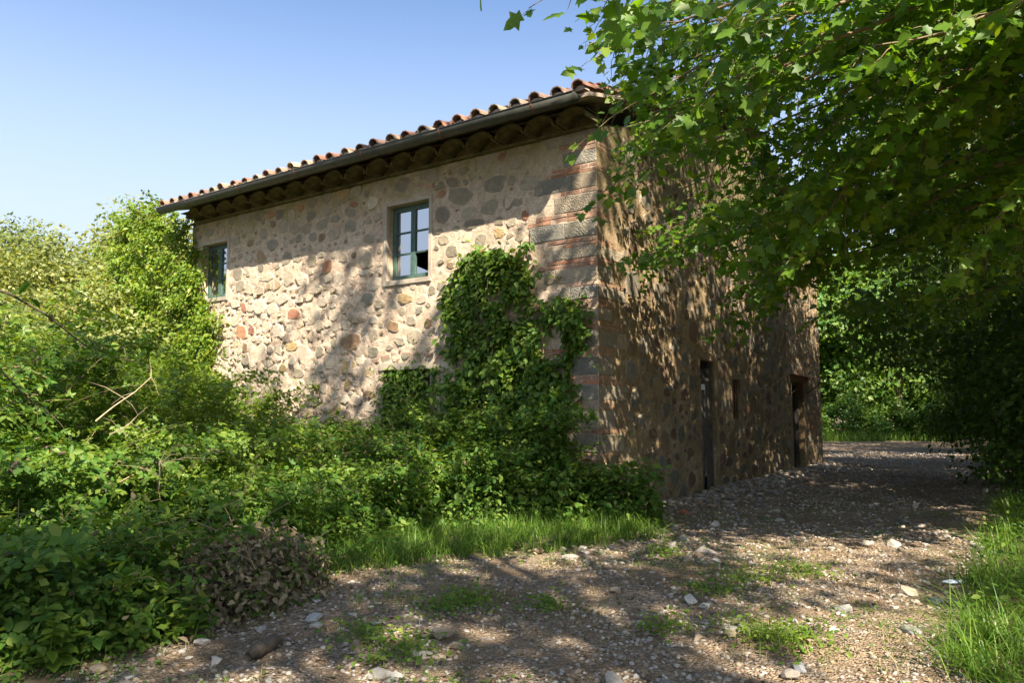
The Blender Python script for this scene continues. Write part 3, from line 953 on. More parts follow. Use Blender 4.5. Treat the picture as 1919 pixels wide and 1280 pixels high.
PT = 0.385
ncol = int((RX1 - RX0) / PT)
EXPO = 0.34
ncourse = int((RY - EY) / math.cos(math.atan(SLOPE)) / EXPO)
rest = MB(); nind = 0
for cidx in range(ncourse):
    yy = EY - 0.07 + cidx * EXPO * math.cos(math.atan(SLOPE)); zz = EZ + SLOPE * (yy - EY)
    for k in range(ncol + 1):
        x = RX1 - 0.14 - k * PT + rng.uniform(-0.012, 0.012)
        for conc in (False, True):
            xx = x if not conc else x - PT / 2
            if xx < RX0 - 0.1: continue
            tint = pick(TILE_C)
            single = (cidx < 4 and not conc) or (cidx < 2 and conc) or (k == 0 and not conc)
            if single and nind < 300:
                mb = MB(); tile_geo(mb, xx, yy, zz, 0.055 if not conc else 0.005, tint, conc); mb.build('tile', M['tile'], roof); nind += 1
            else:
                tile_geo(rest, xx, yy, zz, 0.055 if not conc else 0.005, tint, conc)
rest.build('tile', M['tile'], roof, kind='stuff')
# mortar bedding in the mouths of the lowest cover tiles
mm = MB()
for k in range(ncol + 1):
    x = RX1 - 0.14 - k * PT
    n = 7; a = np.linspace(0, math.pi, n)
    r = 0.096
    V = [(x + r * math.cos(t) + rng.uniform(-.005, .005), EY - 0.045 + rng.uniform(-0.012, 0.012), EZ - 0.02 + 0.055 + r * math.sin(t) * 0.75) for t in a] + [(x + r * math.cos(t), EY + 0.1, EZ + 0.05 + r * math.sin(t) * 0.8) for t in a]
    F = [tuple(range(n))] + [(j, j + n, j + n + 1, j + 1) for j in range(n - 1)]
    mm.add(V, F)
mm.build('bedding_mortar', M['surround'], roof)
# ridge
rg = MB()
for k in range(30):
    x0 = RX0 + k * (RX1 - RX0) / 30
    n = 6; a = np.linspace(0, math.pi, n)
    V = [(xx, RY + 0.14 * math.cos(t) * s, RZ + 0.02 + 0.13 * math.sin(t) * s) for xx, s in ((x0 - 0.03, 1.0), (x0 + 0.42, 0.9)) for t in a]
    rg.add(V, [(j, j + 1, j + 1 + n, j + n) for j in range(n - 1)], pick(TILE_C))
rg.build('ridge_tile', M['tile'], roof, kind='stuff')

# gutter: half round with rolled lip and straps
def gutter():
    mb = MB(); n = 11; r = 0.115
    a = np.linspace(math.pi, 2 * math.pi, n)
    gy, gz = EY - 0.10, EZ - 0.03
    xs = np.linspace(RX0 + 0.02, RX1 - 0.16, 8)
    V = []
    for x in xs:
        for rr in (r, r - 0.006):
            for t in a: V.append((x, gy + rr * math.cos(t), gz + rr * math.sin(t) * 1.1 + 0.012 * (vnoise(x * 0.7, 0.5, 71) - 0.5)))
    F = []
    o = lambda i, k, j: i * 2 * n + k * n + j
    for i_ in range(len(xs) - 1):
        for j in range(n - 1):
            F.append((o(i_, 0, j), o(i_ + 1, 0, j), o(i_ + 1, 0, j + 1), o(i_, 0, j + 1)))
            F.append((o(i_, 1, j), o(i_, 1, j + 1), o(i_ + 1, 1, j + 1), o(i_ + 1, 1, j)))
    F.append(tuple(o(0, 0, j) for j in range(n))); F.append(tuple(o(len(xs) - 1, 0, j) for j in reversed(range(n))))
    mb.add(V, F)
    g = mb.build('gutter', M['gutter'], house, True)
    lp = MB(); lp.tube([(xs[0], gy - r, gz), (xs[-1], gy - r, gz)], 0.011, 8); lp.build('gutter_lip', M['gutter'], g, True)
    for k in range(7):
        x = RX1 - 0.9 - k * 1.85
        st = MB(); pts = [(x, gy + (r + 0.004) * math.cos(t), gz + (r + 0.004) * math.sin(t) * 1.1) for t in a]
        V = []
        for p in pts:
            V += [(p[0] - 0.014, p[1], p[2] - 0.002), (p[0] + 0.014, p[1], p[2] - 0.002)]
        st.add(V, [(2 * j, 2 * j + 1, 2 * j + 3, 2 * j + 2) for j in range(n - 1)])
        st.build('gutter_strap', M['rust'], g)
gutter()

# ------------------------------------------------------------------ foliage makers
def T_ovate():
    V = np.array([(0, 0, 0), (0.27, 0.28, 0.06), (0.24, 0.62, 0.05), (0, 1, -0.12), (-0.24, 0.62, 0.05), (-0.27, 0.28, 0.06)])
    return V, [(0, 1, 2, 3), (0, 3, 4, 5)]
def T_diamond():
    V = np.array([(0, 0, 0), (0.30, 0.45, 0.07), (0, 1, -0.08), (-0.30, 0.45, 0.07)])
    return V, [(0, 1, 2), (0, 2, 3)]
def T_maple():
    right = [(0.30, -0.02), (0.22, 0.17), (0.56, 0.40), (0.27, 0.48), (0.24, 0.70)]
    zz = lambda x, y: 0.10 * abs(x) - 0.22 * x * x - 0.16 * y * y
    V = [(0, 0, 0)] + [(x, y, zz(x, y)) for x, y in right] + [(0, 1.0, -0.16)] + [(-x, y, zz(x, y)) for x, y in reversed(right)]
    return np.array(V), [(0, 1, 2, 3, 4, 5, 6), (0, 6, 7, 8, 9, 10, 11)]
def T_trifoliate():
    V, F = T_ovate()
    out_v, out_f = [], []
    for k, (ang, s, dy) in enumerate(((0, 1.0, 0.28), (75, 0.8, 0.2), (-75, 0.8, 0.2))):
        c, sn = math.cos(R(ang)), math.sin(R(ang))
        P = V * s * 0.72
        Q = np.stack([P[:, 0] * c + P[:, 1] * sn, -P[:, 0] * sn + P[:, 1] * c + dy, P[:, 2] + 0.02 * k], -1)
        o = sum(len(v) for v in out_v)
        out_v.append(Q); out_f += [tuple(i + o for i in f) for f in F]
    return np.concatenate(out_v), out_f


OVATE, DIAMOND, MAPLE, TRI = T_ovate(), T_diamond(), T_maple(), T_trifoliate()


def norm(a): return a / (np.linalg.norm(a, axis=-1, keepdims=True) + 1e-9)


def leaves(tmpl, P, N, D, S):
    """leaf meshes at P with face normal N, tip direction D and size S"""
    TV, TF = tmpl
    N = norm(N); D = norm(D - N * np.sum(D * N, -1, keepdims=True))
    X = np.cross(D, N)
    V = (P[:, None, :] + S[:, None, None] * (TV[None, :, 0:1] * X[:, None, :] + TV[None, :, 1:2] * D[:, None, :] + TV[None, :, 2:3] * N[:, None, :]))
    n, k = len(P), len(TV)
    fl = np.concatenate([np.array(f) for f in TF]); fc = np.array([len(f) for f in TF])
    loops = (np.arange(n)[:, None] * k + fl[None, :]).ravel()
    return V.reshape(-1, 3), loops, np.tile(fc, n)


def rand_dir(n): return norm(rng.normal(size=(n, 3)))


def leaf_obj(name, tmpl, P, N, D, S, mat, parent, loc=(0, 0, 0), kind=None):
    V, l, c = leaves(tmpl, P - np.asarray(loc), N, D, S)
    me = np_mesh(name, V, l, c, mat, None, True)
    o = bpy.data.objects.new(name, me); link(o, parent)
    if kind: o['kind'] = kind
    return o


def tree(name, label, x, y, h, r, n, mat, tmpl=DIAMOND, size=0.16, base=0.3, trunk_r=0.16, nclump=60, group=None, cat='tree', squash=None, clump=0.24, zc=None, lean=(0, 0), flat=0.65, core=0.35, nlimb=None):
    z0 = float(hgt(x, y)) - 0.05
    root = empty(name, (x, y, z0)); tag(root, label, cat, group)
    zb = base * h; rz = (h - zb) / 2; cz = zc if zc is not None else zb + rz
    # clump centres through the crown, uneven outline
    c = rand_dir(nclump) * (rng.uniform(core, 1.0, (nclump, 1)) ** 0.6)
    ang = np.arctan2(c[:, 1], c[:, 0])
    lob = 0.72 + 0.5 * vnoise(ang * 1.4 + x, c[:, 2] * 1.8 + y, 61)
    C = np.stack([c[:, 0] * r * lob + lean[0], c[:, 1] * r * lob + lean[1], cz + c[:, 2] * rz * (0.85 + 0.25 * lob - 0.1)], -1)
    rc = clump * r * rng.uniform(0.6, 1.35, nclump)
    w = rc ** 2; w = w / w.sum()
    idx = rng.choice(nclump, n, p=w)
    off = rng.normal(size=(n, 3)) * 0.55
    off /= np.maximum(1, np.linalg.norm(off, axis=1, keepdims=True) / 1.25)
    P = C[idx] + off * rc[idx][:, None] * np.array([1, 1, flat])
    up = np.array([0, 0, 1.0])
    out = norm(P - np.array([lean[0], lean[1], cz]))
    N = norm(0.5 * up + 0.6 * out + 0.6 * rng.normal(size=(n, 3)))
    D = norm(off + 0.5 * rng.normal(size=(n, 3)) + np.array([0, 0, -0.35]))
    S = size * rng.uniform(0.65, 1.3, n)
    leaf_obj('crown', tmpl, P, N, D, S, mat, root)
    tb = MB()
    top = np.array([lean[0] * 0.7, lean[1] * 0.7, cz + rz * 0.5])
    k = 7
    pts = np.array([top * (i / (k - 1)) ** 1.0 for i in range(k)]) + np.concatenate([[[0, 0, -0.2]], rng.normal(size=(k - 1, 3)) * 0.05 * r * np.array([1, 1, 0.2])])
    rad = trunk_r * np.linspace(1.15, 0.3, k)
    tb.tube(pts, rad, 8)
    nl = nlimb or min(nclump, 16)
    for ci in rng.choice(nclump, nl, replace=False):
        f = rng.uniform(0.35, 0.85)
        a = pts[0] + (top - pts[0]) * f
        b = C[ci]
        mid = (a + b) / 2 + np.array([0, 0, -0.12 * r]) + rng.normal(size=3) * 0.06 * r
        tb.tube([a, a * 0.55 + mid * 0.45, mid, b], [trunk_r * 0.42, trunk_r * 0.34, trunk_r * 0.22, trunk_r * 0.07], 5)
    tb.build('trunk', M['bark'], root, True)
    return root


# ------------------------------------------------------------------ trees
# trees behind the house end and far off beyond the brambles
LT = [('tall pale green tree with sky gaps behind the bramble thicket', -20.5, 30, 9.8, 4.2, 26000, 'pale_leaf2'),
      ('broad pale tree next to the creeper clad house end', -15.2, 31, 10.0, 4.3, 26000, 'pale_leaf'),
      ('pale tree at the outer edge of the thicket row', -25.5, 28, 8.6, 4.0, 16000, 'pale_leaf2'),
      ('round bright tree just beyond the house end', -12.2, 25, 8.0, 3.0, 18000, 'pale_leaf'),
      ('lower bushy tree in front of the tall pale tree', -15.5, 21.5, 6.4, 3.0, 20000, 'pale_leaf'),
      ('small bright tree rising out of the brambles', -10.6, 18.6, 4.6, 2.3, 14000, 'pale_leaf'),
      ('thin leafy sapling beside the bramble thicket', -11.5, 15.0, 4.3, 2.2, 13000, 'pale_leaf2'),
      ('far hedge tree closing the gap under the pale trees', -22, 24, 5.5, 3.6, 16000, 'pale_leaf2')]
for lab, x, y, h, r, n, m in LT:
    tree('tree', lab, x, y, h, r, int(n * 2.2), M[m], DIAMOND, 0.185 if y > 24 else 0.13, 0.06, 0.2, 130, 'pale trees beyond the brambles', clump=0.25, flat=0.7, core=0.1)

# wood at the far end of the track
FT = [('bright tree straight behind the end of the track', 18.5, 50, 13, 5.0, 20000, 'far_leaf'),
      ('tree beyond the far corner of the house', 13.5, 46, 12, 4.6, 18000, 'far_leaf'),
      ('dense tree at the bend of the track', 24.5, 48, 13, 5.0, 20000, 'far_leaf'),
      ('tall dark tree beyond the bend of the track', 30, 46, 14, 5.5, 18000, 'maple_shaded'),
      ('far tree filling the gap over the clearing', 21.5, 60, 15, 6.0, 16000, 'far_leaf'),
      ('far tree hidden mostly by the gable wall', 11.0, 58, 14, 5.5, 12000, 'far_leaf')]
for lab, x, y, h, r, n, m in FT:
    tree('tree', lab, x, y, h, r, n, M[m], DIAMOND, 0.36, 0.02, 0.25, 110, 'wood at the end of the track', clump=0.22, flat=0.75)
BT = [('distant wood tree behind the clearing trees', 12, 74, 17, 8), ('distant wood tree over the bend', 24, 76, 18, 8.5), ('distant wood tree behind the dark hedge', 37, 70, 18, 8.5), ('distant tree glimpsed past the house corner', 18, 84, 19, 9), ('distant wood tree at the edge of the hedge', 31, 84, 19, 9)]
for lab, x, y, h, r in BT:
    tree('tree', lab, x, y, h, r, 8000, M['far_leaf'], DIAMOND, 0.75, 0.0, 0.3, 90, 'wood at the end of the track', clump=0.24, flat=0.8)
FS = [('grey green shrub at the clearing edge by the house corner', 15.6, 40.5, 1.9, 1.2), ('rounded shrub in the middle of the clearing', 18.2, 41.5, 2.4, 1.3), ('shrub beside the track where it bends', 20.6, 41.2, 2.1, 1.2), ('low shrub nearest the dark hedge', 23.2, 40.0, 2.4, 1.5)]
for lab, x, y, h, r in FS:
    tree('shrub', lab, x, y, h, r, 5000, M['far_leaf'], DIAMOND, 0.16, 0.0, 0.05, 40, 'shrubs in the clearing', 'shrub', clump=0.3)

# hedgerow trees along the right side of the track
RT = [('dark hedgerow tree opposite the gable wall', 10.6, 13.8, 11, 4.3, 30000, 0.13),
      ('dark hedgerow tree halfway along the track', 14.4, 19.5, 12, 4.6, 28000, 0.15),
      ('dark hedgerow tree before the bend', 19.0, 27.0, 12, 5.0, 26000, 0.17),
      ('hedgerow tree closest to the clearing', 23.5, 35.0, 12, 4.6, 20000, 0.19)]
for lab, x, y, h, r, n, s in RT:
    tree('tree', lab, x, y, h, r, n, M['maple_shaded'], MAPLE if y < 16 else OVATE, s, 0.06, 0.22, 110, 'hedgerow trees along the track', clump=0.2, flat=0.55)
RS = [('dark bush overhanging the track edge opposite the door', 9.3, 12.4, 3.0, 1.5, 9000),
      ('dark bush beyond it along the track edge', 11.2, 16.0, 3.6, 1.8, 9000),
      ('dark bush at the far narrowing of the track', 14.4, 21.0, 3.6, 1.9, 9000),
      ('dark bush near the bend of the track', 18.6, 28.5, 3.4, 2.0, 8000)]
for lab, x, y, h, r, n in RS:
    tree('bush', lab, x, y, h, r, n, M['maple_shaded'], OVATE, 0.11, 0.0, 0.06, 60, 'dark bushes on the track edge', 'bush', clump=0.28)

# shade trees over and behind the viewpoint (they cast the dappled shade)
tree('shade_tree', 'big broad tree standing behind the viewpoint', 4.8, -5.0, 19, 4.7, 5000, M['maple'], MAPLE, 0.22, 0.5, 0.2, 27, 'trees around the viewpoint', zc=14.2, lean=(-3.5, 4.7), clump=0.18, core=0.2)
tree('shade_tree', 'tall tree shading the bramble thicket from behind', -2.2, -9.8, 14, 3.9, 6200, M['maple'], MAPLE, 0.22, 0.45, 0.3, 50, 'trees around the viewpoint', zc=10.5, lean=(0.4, 2.0), clump=0.22)
tree('shade_tree', 'third tree behind the viewpoint with a lower crown', 4.5, -8.8, 14, 4.3, 5200, M['maple'], MAPLE, 0.22, 0.45, 0.2, 27, 'trees around the viewpoint', zc=11.0, lean=(-0.9, 2.0), clump=0.20, core=0.2)
tree('tree', 'hedgerow tree on the verge just out of view beside the track', 10.4, 5.0, 14, 4.4, 8500, M['maple_shaded'], MAPLE, 0.2, 0.25, 0.26, 60, 'hedgerow trees along the track', zc=8.6, clump=0.22)
tree('tree', 'second hedgerow tree just out of view beside the track', 14.6, 10.2, 14, 4.6, 8500, M['maple_shaded'], MAPLE, 0.2, 0.2, 0.26, 60, 'hedgerow trees along the track', zc=8.4, clump=0.22)

# ------------------------------------------------------------------ the maple overhanging the track
mx, my = 8.3, 5.4
maple = empty('maple_tree', (mx, my, 0.25))
tag(maple, 'field maple with lobed leaves, branches overhanging the track and gable corner', 'tree')
tb = MB()
trunk_pts = np.array([(0, 0, -0.3), (-0.05, 0.1, 1.5), (-0.3, 0.2, 3.2), (-0.4, 0.35, 5.0), (-0.9, 0.3, 7.0), (-1.4, 0.5, 9.0), (-1.9, 0.7, 11.0)])
tb.tube(trunk_pts, [0.27, 0.22, 0.2, 0.18, 0.13, 0.09, 0.04], 10)
tb.build('trunk', M['bark'], maple, True)
ORG = np.array([mx, my, 0.25])
LIMBS = [
 [(2150,-250,6),(1760,0,6.6),(1570,110,7.2),(1400,225,7.8),(1270,300,8.3),(1160,330,8.7)],
 [(2150,-330,5),(1600,-90,5.6),(1350,15,6),(1230,55,6.3),(1130,75,6.5)],
 [(2200,-100,6.5),(1850,60,7),(1600,200,7.6),(1450,330,8),(1350,420,8.3)],
 [(2200,50,7),(1850,180,8),(1600,300,9),(1400,400,9.7),(1270,450,10.2),(1190,480,10.5)],
 [(2200,200,8),(1900,300,8.8),(1700,400,9.5),(1520,480,10.2),(1390,540,10.8)],
 [(2200,-200,5.5),(1800,-60,6),(1500,30,6.4),(1300,130,6.8),(1150,215,7.2)],
 [(2200,-50,6),(1900,120,6.5),(1720,230,7),(1600,330,7.4),(1520,440,7.7)],
 [(2200,300,9),(1950,420,10),(1800,520,11),(1680,570,12),(1570,570,13)],
 [(2100,-400,4.2),(1500,-170,4.4),(1200,-75,4.55),(1035,-30,4.7)],
 [(2200,150,6),(1980,280,6.5),(1880,400,7),(1810,500,7.4)],
 [(2200,-20,7.5),(1900,20,8),(1650,60,8.5),(1450,110,9),(1300,190,9.4),(1220,250,9.6)],
 [(2200,100,7.5),(1950,240,8.3),(1780,300,9),(1580,370,9.8),(1450,470,10.4)],
 [(2200,-150,5.0),(1950,-20,5.4),(1780,60,5.7),(1620,90,5.9)],
]
LIMBS += [
 [(2150,-150,8),(1800,60,8.6),(1550,150,9.1),(1350,210,9.5),(1240,250,9.8),(1175,275,10)],
 [(2150,-200,8.4),(1800,-10,8.8),(1560,70,9.2),(1380,110,9.5),(1250,140,9.7),(1165,165,9.8)],
 [(2150,-100,9),(1850,100,9.4),(1650,180,9.8),(1500,240,10.1),(1400,300,10.4),(1350,350,10.6)],
 [(2150,-300,7),(1750,-60,7.5),(1500,0,7.9),(1350,50,8.2),(1240,100,8.4),(1160,140,8.5)],
 [(2200,150,9.3),(1900,240,9.8),(1700,310,10.2),(1530,370,10.5),(1400,415,10.8),(1290,455,11)],
 [(2200,250,9),(1950,340,9.6),(1760,420,10),(1600,470,10.4),(1500,505,10.7),(1430,530,10.9)],
]
_r = random.Random(11)
for base_i in (1, 5, 16, 1, 10, 5):
    dx, dy, dd = _r.uniform(-10, 140), _r.uniform(-60, 60), _r.uniform(-0.3, 1.6)
    LIMBS.append([(a + dx * (0.4 + 0.6 * k / 5), b + dy + _r.uniform(-20, 20), c + dd) for k, (a, b, c) in enumerate(LIMBS[base_i])])
_r = random.Random(5)
for base_i in (0, 2, 3, 4, 5, 6, 10, 11, 1, 3, 4, 6, 7, 11, 2, 0):
    dx, dy, dd = _r.uniform(-20, 150), _r.uniform(-75, 55), _r.uniform(-0.4, 2.2)
    LIMBS.append([(a + dx * (0.4 + 0.6 * k / 5), b + dy + _r.uniform(-20, 20), c + dd) for k, (a, b, c) in enumerate(LIMBS[base_i])])
leafP, leafN, leafD, leafS, leafB = [], [], [], [], []
UP = np.array([0, 0, 1.0])


def resample(pts, step):
    pts = np.asarray(pts); d = np.concatenate([[0], np.cumsum(np.linalg.norm(np.diff(pts, axis=0), axis=1))])
    s = np.arange(0, d[-1], step)
    return np.stack([np.interp(s, d, pts[:, k]) for k in range(3)], -1), d[-1]


branches = []
for bi, lm in enumerate(LIMBS):
    pts = np.array([at(*p) for p in lm])
    start = np.array([mx - 0.5, my + 0.3, min(pts[0][2] - 0.6, 7.5)])
    pts = np.concatenate([[start], pts])
    P, L = resample(pts, 0.11)
    P = P + 0.05 * np.stack([vnoise(np.arange(len(P)) * 0.3, bi * 7.1 + k, 80 + k) - 0.5 for k in range(3)], -1)
    mb = MB()
    rad = np.interp(np.linspace(0, 1, len(P)), [0, 0.5, 1], [0.05, 0.026, 0.006])
    mb.tube(P - ORG, rad, 6)
    T = norm(np.gradient(P, axis=0))
    for i_ in range(8, len(P), 1):
        vis = P[i_][1] > 2.0
        if not vis: continue
        t = T[i_]; side = norm(np.cross(t, UP)); sgn = 1 if i_ % 2 else -1
        d = norm(t * rng.uniform(0.35, 0.9) + side * sgn * rng.uniform(0.5, 1.1) + UP * rng.uniform(-0.6, 0.25))
        ln = rng.uniform(0.35, 1.1) * (1.0 - 0.35 * i_ / len(P))
        m = max(3, int(ln / 0.075))
        q = P[i_] + d[None, :] * np.linspace(0, ln, m)[:, None] + np.array([0, 0, -0.22]) * (np.linspace(0, 1, m) ** 2)[:, None] * ln
        q[1:] += np.cumsum(rng.normal(size=(m - 1, 3)) * 0.014, 0)
        mb.tube(q - ORG, np.linspace(0.006, 0.0022, m), 4)
        td = norm(np.gradient(q, axis=0))
        for j in range(1, m):
            for sg in ((-1, 1) if q[j][1] < 8.0 else (-1, 1, -1)):
                if rng.random() < 0.12: continue
                sd = norm(np.cross(td[j], UP)) * sg
                dd = norm(td[j] * 0.5 + sd * rng.uniform(0.6, 1.2) + UP * rng.uniform(-0.7, 0.1))
                pet = rng.uniform(0.03, 0.08)
                leafP.append(q[j] + dd * pet); leafD.append(dd)
                leafN.append(norm(UP * 0.55 - np.array([0.25, 0.75, 0]) * rng.uniform(0.2, 1.2) + rng.normal(size=3) * 0.42))
                leafS.append(rng.uniform(0.075, 0.17) * (0.8 if q[j][1] > 8.3 else 1.0)); leafB.append(bi)
    b = mb.build('branch', M['twig'], maple, True)
    branches.append(b)
leafP = np.array(leafP); leafN = np.array(leafN); leafD = np.array(leafD); leafS = np.array(leafS); leafB = np.array(leafB)
def px_of(P):
    q = P - np.array([0, 0, CAM_H])
    d = q[:, 1] * math.cos(PITCH) + q[:, 2] * math.sin(PITCH); u = -q[:, 1] * math.sin(PITCH) + q[:, 2] * math.cos(PITCH)
    return 959.5 + FPX * q[:, 0] / d, 640 - FPX * u / d
lx, ly = px_of(leafP)
inview = (lx > -50) & (lx < 1970) & (ly > -60) & (ly < 1300)
thin = ((lx < 1105) & (ly < 190) & (rng.random(len(lx)) < 0.72)) | ((lx < 1185) & (ly > 140) & (ly < 275) & (rng.random(len(lx)) < 0.6))
thin |= (lx > 1185) & (lx < 1400) & (ly > 290 + 0.1 * (lx - 1185)) & (ly < 420 - 0.25 * (lx - 1185)) & (rng.random(len(lx)) < 0.75)
leafP, leafN, leafD, leafS, leafB, lx, ly, inview = [a[~thin] for a in (leafP, leafN, leafD, leafS, leafB, lx, ly, inview)]
big = leafS / leafP[:, 1] * inview
order = np.argsort(-big)
single = order[:300]; restm = np.ones(len(leafP), bool); restm[single] = False
mvV, mvL, mvC = leaves(MAPLE, np.zeros((1, 3)), np.array([[0, 0, 1.0]]), np.array([[0, 1.0, 0]]), np.ones(1))
stemV = np.array([(0.012, 0, 0), (-0.012, 0, 0), (-0.008, -0.55, 0.08), (0.008, -0.55, 0.08)])
leaf_me = np_mesh('leaf', np.concatenate([mvV, stemV]), np.concatenate([mvL, np.array([12, 13, 14, 15])]), np.concatenate([mvC, [4]]), M['maple'], None, True)
from mathutils import Matrix
for i_ in single:
    n = leafN[i_] / np.linalg.norm(leafN[i_]); d = leafD[i_] - n * np.dot(leafD[i_], n); d /= np.linalg.norm(d); x = np.cross(d, n)
    mtx = Matrix.Identity(4)
    s = leafS[i_]
    for r_ in range(3):
        mtx[r_][0], mtx[r_][1], mtx[r_][2], mtx[r_][3] = x[r_] * s, d[r_] * s, n[r_] * s, leafP[i_][r_] - ORG[r_]
    o = bpy.data.objects.new('leaf', leaf_me); link(o, branches[leafB[i_]])
    o.matrix_basis = mtx
for bi, b in enumerate(branches):
    k = restm & (leafB == bi)
    leaf_obj('foliage', MAPLE, leafP[k], leafN[k], leafD[k], leafS[k], M['maple'], b, ORG, 'stuff')
# unseen rest of the maple's crown, spread out of view to shade the gable
n = 12500; nc = 62
cc = rand_dir(nc) * rng.uniform(0.3, 1, (nc, 1)) * np.array([4.0, 4.2, 2.2]) + np.where(rng.random((nc, 1)) < 0.62, np.array([[6.2, 8.4, 10.6]]), np.array([[8.6, 12.6, 11.4]]))
cc = cc[(cc[:, 2] - CAM_H) / np.maximum(cc[:, 1], 0.5) > 0.66]
idx = rng.integers(0, len(cc), n)
off = rng.normal(size=(n, 3)) * np.array([0.5, 0.5, 0.3])
Pc = cc[idx] + off
leaf_obj('crown', MAPLE, Pc, norm(UP + rng.normal(size=(n, 3)) * 0.5), norm(off + rng.normal(size=(n, 3)) * 0.4), rng.uniform(0.10, 0.17, n), M['maple'], maple, ORG)
tb = MB()
for c in cc[::3]:
    a = trunk_pts[4] + ORG
    tb.tube(np.array([a, a * 0.5 + c * 0.5 + np.array([0, 0, -0.3]), c]) - ORG, [0.07, 0.045, 0.012], 5)
tb.build('limb', M['bark'], maple, True)

# ------------------------------------------------------------------ climbers on the house
def in_poly(x, y, poly):
    poly = np.asarray(poly, dtype=float); n = len(poly)
    inside = np.zeros(len(x), bool)
    j = n - 1
    for i_ in range(n):
        xi, yi = poly[i_]; xj, yj = poly[j]
        c = ((yi > y) != (yj > y)) & (x < (xj - xi) * (y - yi) / (yj - yi + 1e-12) + xi)
        inside ^= c; j = i_
    return inside


def wall_climber(name, label, cat, poly_px, holes, n, mat, tmpl, size, bulge, stems, base_px, mat_stem='cane', thr=(0.20, 0.14), recess=0.0):
    base_t, _ = on_front(*base_px)
    base = CORNER + DF * base_t - DS * 0.1
    root = empty(name, tuple(base)); tag(root, label, cat)
    poly = [on_front(*p) for p in poly_px]; hl = [[on_front(*p) for p in h] for h in holes]
    pa = np.array(poly)
    lo, hi = pa.min(0), pa.max(0)
    U, Z = [], []
    tot = 0
    while tot < n:
        u = rng.uniform(lo[0], hi[0], n); z = rng.uniform(max(lo[1], 0.0), hi[1], n)
        ju = u + 0.35 * (fbm(u * 3, z * 3, 91, 3) - 0.44) * 2 + rng.normal(size=n) * 0.11; jz = z + 0.35 * (fbm(u * 3, z * 3, 95, 3) - 0.44) * 2 + rng.normal(size=n) * 0.12
        k = in_poly(ju, jz, poly)
        for h in hl: k &= ~in_poly(ju, jz, h)
        k &= fbm(u * 2.6, z * 2.6, 97, 3) > (thr[0] + rng.uniform(0, thr[1], n))
        U.append(u[k]); Z.append(z[k]); tot += k.sum()
    u = np.concatenate(U)[:n]; z = np.concatenate(Z)[:n]
    thick = bulge(u, z)
    d = 0.03 - recess * rng.uniform(0, 1, n) + thick * rng.beta(1.3, 1.3, n) * np.clip(3.2 * (fbm(u * 2.6, z * 2.6, 99, 3) - 0.22), 0.05, 2)
    P = CORNER + DF * u[:, None] - DS * d[:, None] + np.array([0, 0, 1.0]) * z[:, None]
    N = norm(-DS * 0.65 + UP * 0.6 + rng.normal(size=(n, 3)) * 0.55)
    D = norm(-UP * 0.7 - DS * 0.35 + rng.normal(size=(n, 3)) * 0.55)
    leaf_obj('foliage', tmpl, P, N, D, size * (0.4 + 0.9 * rng.beta(1.3, 1.6, n)), mat, root, base)
    n2 = n // 4; j2 = rng.integers(0, n, n2)
    leaf_obj('foliage', tmpl, P[j2] + rng.normal(size=(n2, 3)) * 0.07 - DS * 0.06, norm(-DS * 0.7 + UP * 0.7 + rng.normal(size=(n2, 3)) * 0.5), norm(-UP * 0.4 + rng.normal(size=(n2, 3)) * 0.6), size * 0.8 * rng.uniform(0.5, 1.2, n2), M['bramble_light'], root, base)
    sb = MB()
    RP, RD = [], []
    for c in range(70):
        k = rng.integers(0, n)
        if z[k] < 0.9: continue
        dr = norm(DF * rng.normal() * 0.8 + UP * rng.normal(0.15, 0.6) - DS * rng.uniform(0.0, 0.5)); L_ = rng.uniform(0.2, 0.7)
        t = np.linspace(0, 1, 8)[:, None]
        q = P[k] + dr * t * L_ - UP * 0.25 * L_ * t * t + np.cumsum(rng.normal(size=(8, 3)) * 0.010, 0)
        dd = (q - CORNER) @ (-DS); q = q - DS * np.maximum(0.03 - dd, 0)[:, None]
        sb.tube(q - base, np.linspace(0.004, 0.0015, 8), 4)
        for m_ in range(1, 8):
            RP.append(q[m_]); RD.append(dr + rng.normal(size=3))
    RP = np.array(RP)
    leaf_obj('foliage', tmpl, RP, norm(-DS + UP * 0.6 + rng.normal(size=RP.shape) * 0.4), norm(np.array(RD)), size * 0.75 * rng.uniform(0.5, 1.1, len(RP)), M['bramble_light'], root, base)
    for s in range(stems):
        k = rng.integers(0, n)
        p0 = CORNER + DF * (base_t + rng.uniform(-0.5, 0.5)) - DS * 0.12
        m = 9
        f = np.linspace(0, 1, m)[:, None]
        q = p0 + (P[k] - p0) * f + np.array([0, 0, 0.0])
        q[1:-1] += rng.normal(size=(m - 2, 3)) * 0.06
        q -= DS * 0.04
        sb.tube(q - base, np.linspace(0.013, 0.004, m), 4)
    sb.build('stem', M[mat_stem], root)
    return root, P


VINE = [(846,640),(838,560),(866,505),(905,480),(940,466),(990,492),(1035,540),(1052,590),(1100,575),(1110,605),(1080,660),(1066,700),(1075,780),(1070,850),(1085,920),(1095,1000),(770,1010),(720,960),(770,885),(800,825),(836,775),(860,735),(856,690)]
HOLE = [(1000,540),(1040,552),(1046,606),(1010,604),(985,575)]
wall_climber('climbing_vine', 'green climbing vine covering the front wall beside the brick corner', 'climber', VINE, [HOLE], 12000, M['vine'], OVATE, 0.15,
             lambda u, z: 0.20 + 0.55 * smoothstep(3.6, 0.3, z), 60, (960, 960), 'cane', (0.24, 0.24))
wall_climber('climbing_vine', 'creeper filling the blocked low opening in the front wall', 'climber', [(722,690),(806,684),(812,790),(830,880),(700,900),(712,780)], [], 2600, M['vine'], OVATE, 0.11,
             lambda u, z: 0.08 + 0.3 * smoothstep(1.9, 0.6, z), 8, (760, 930), 'cane', (0.2, 0.2), 0.15)
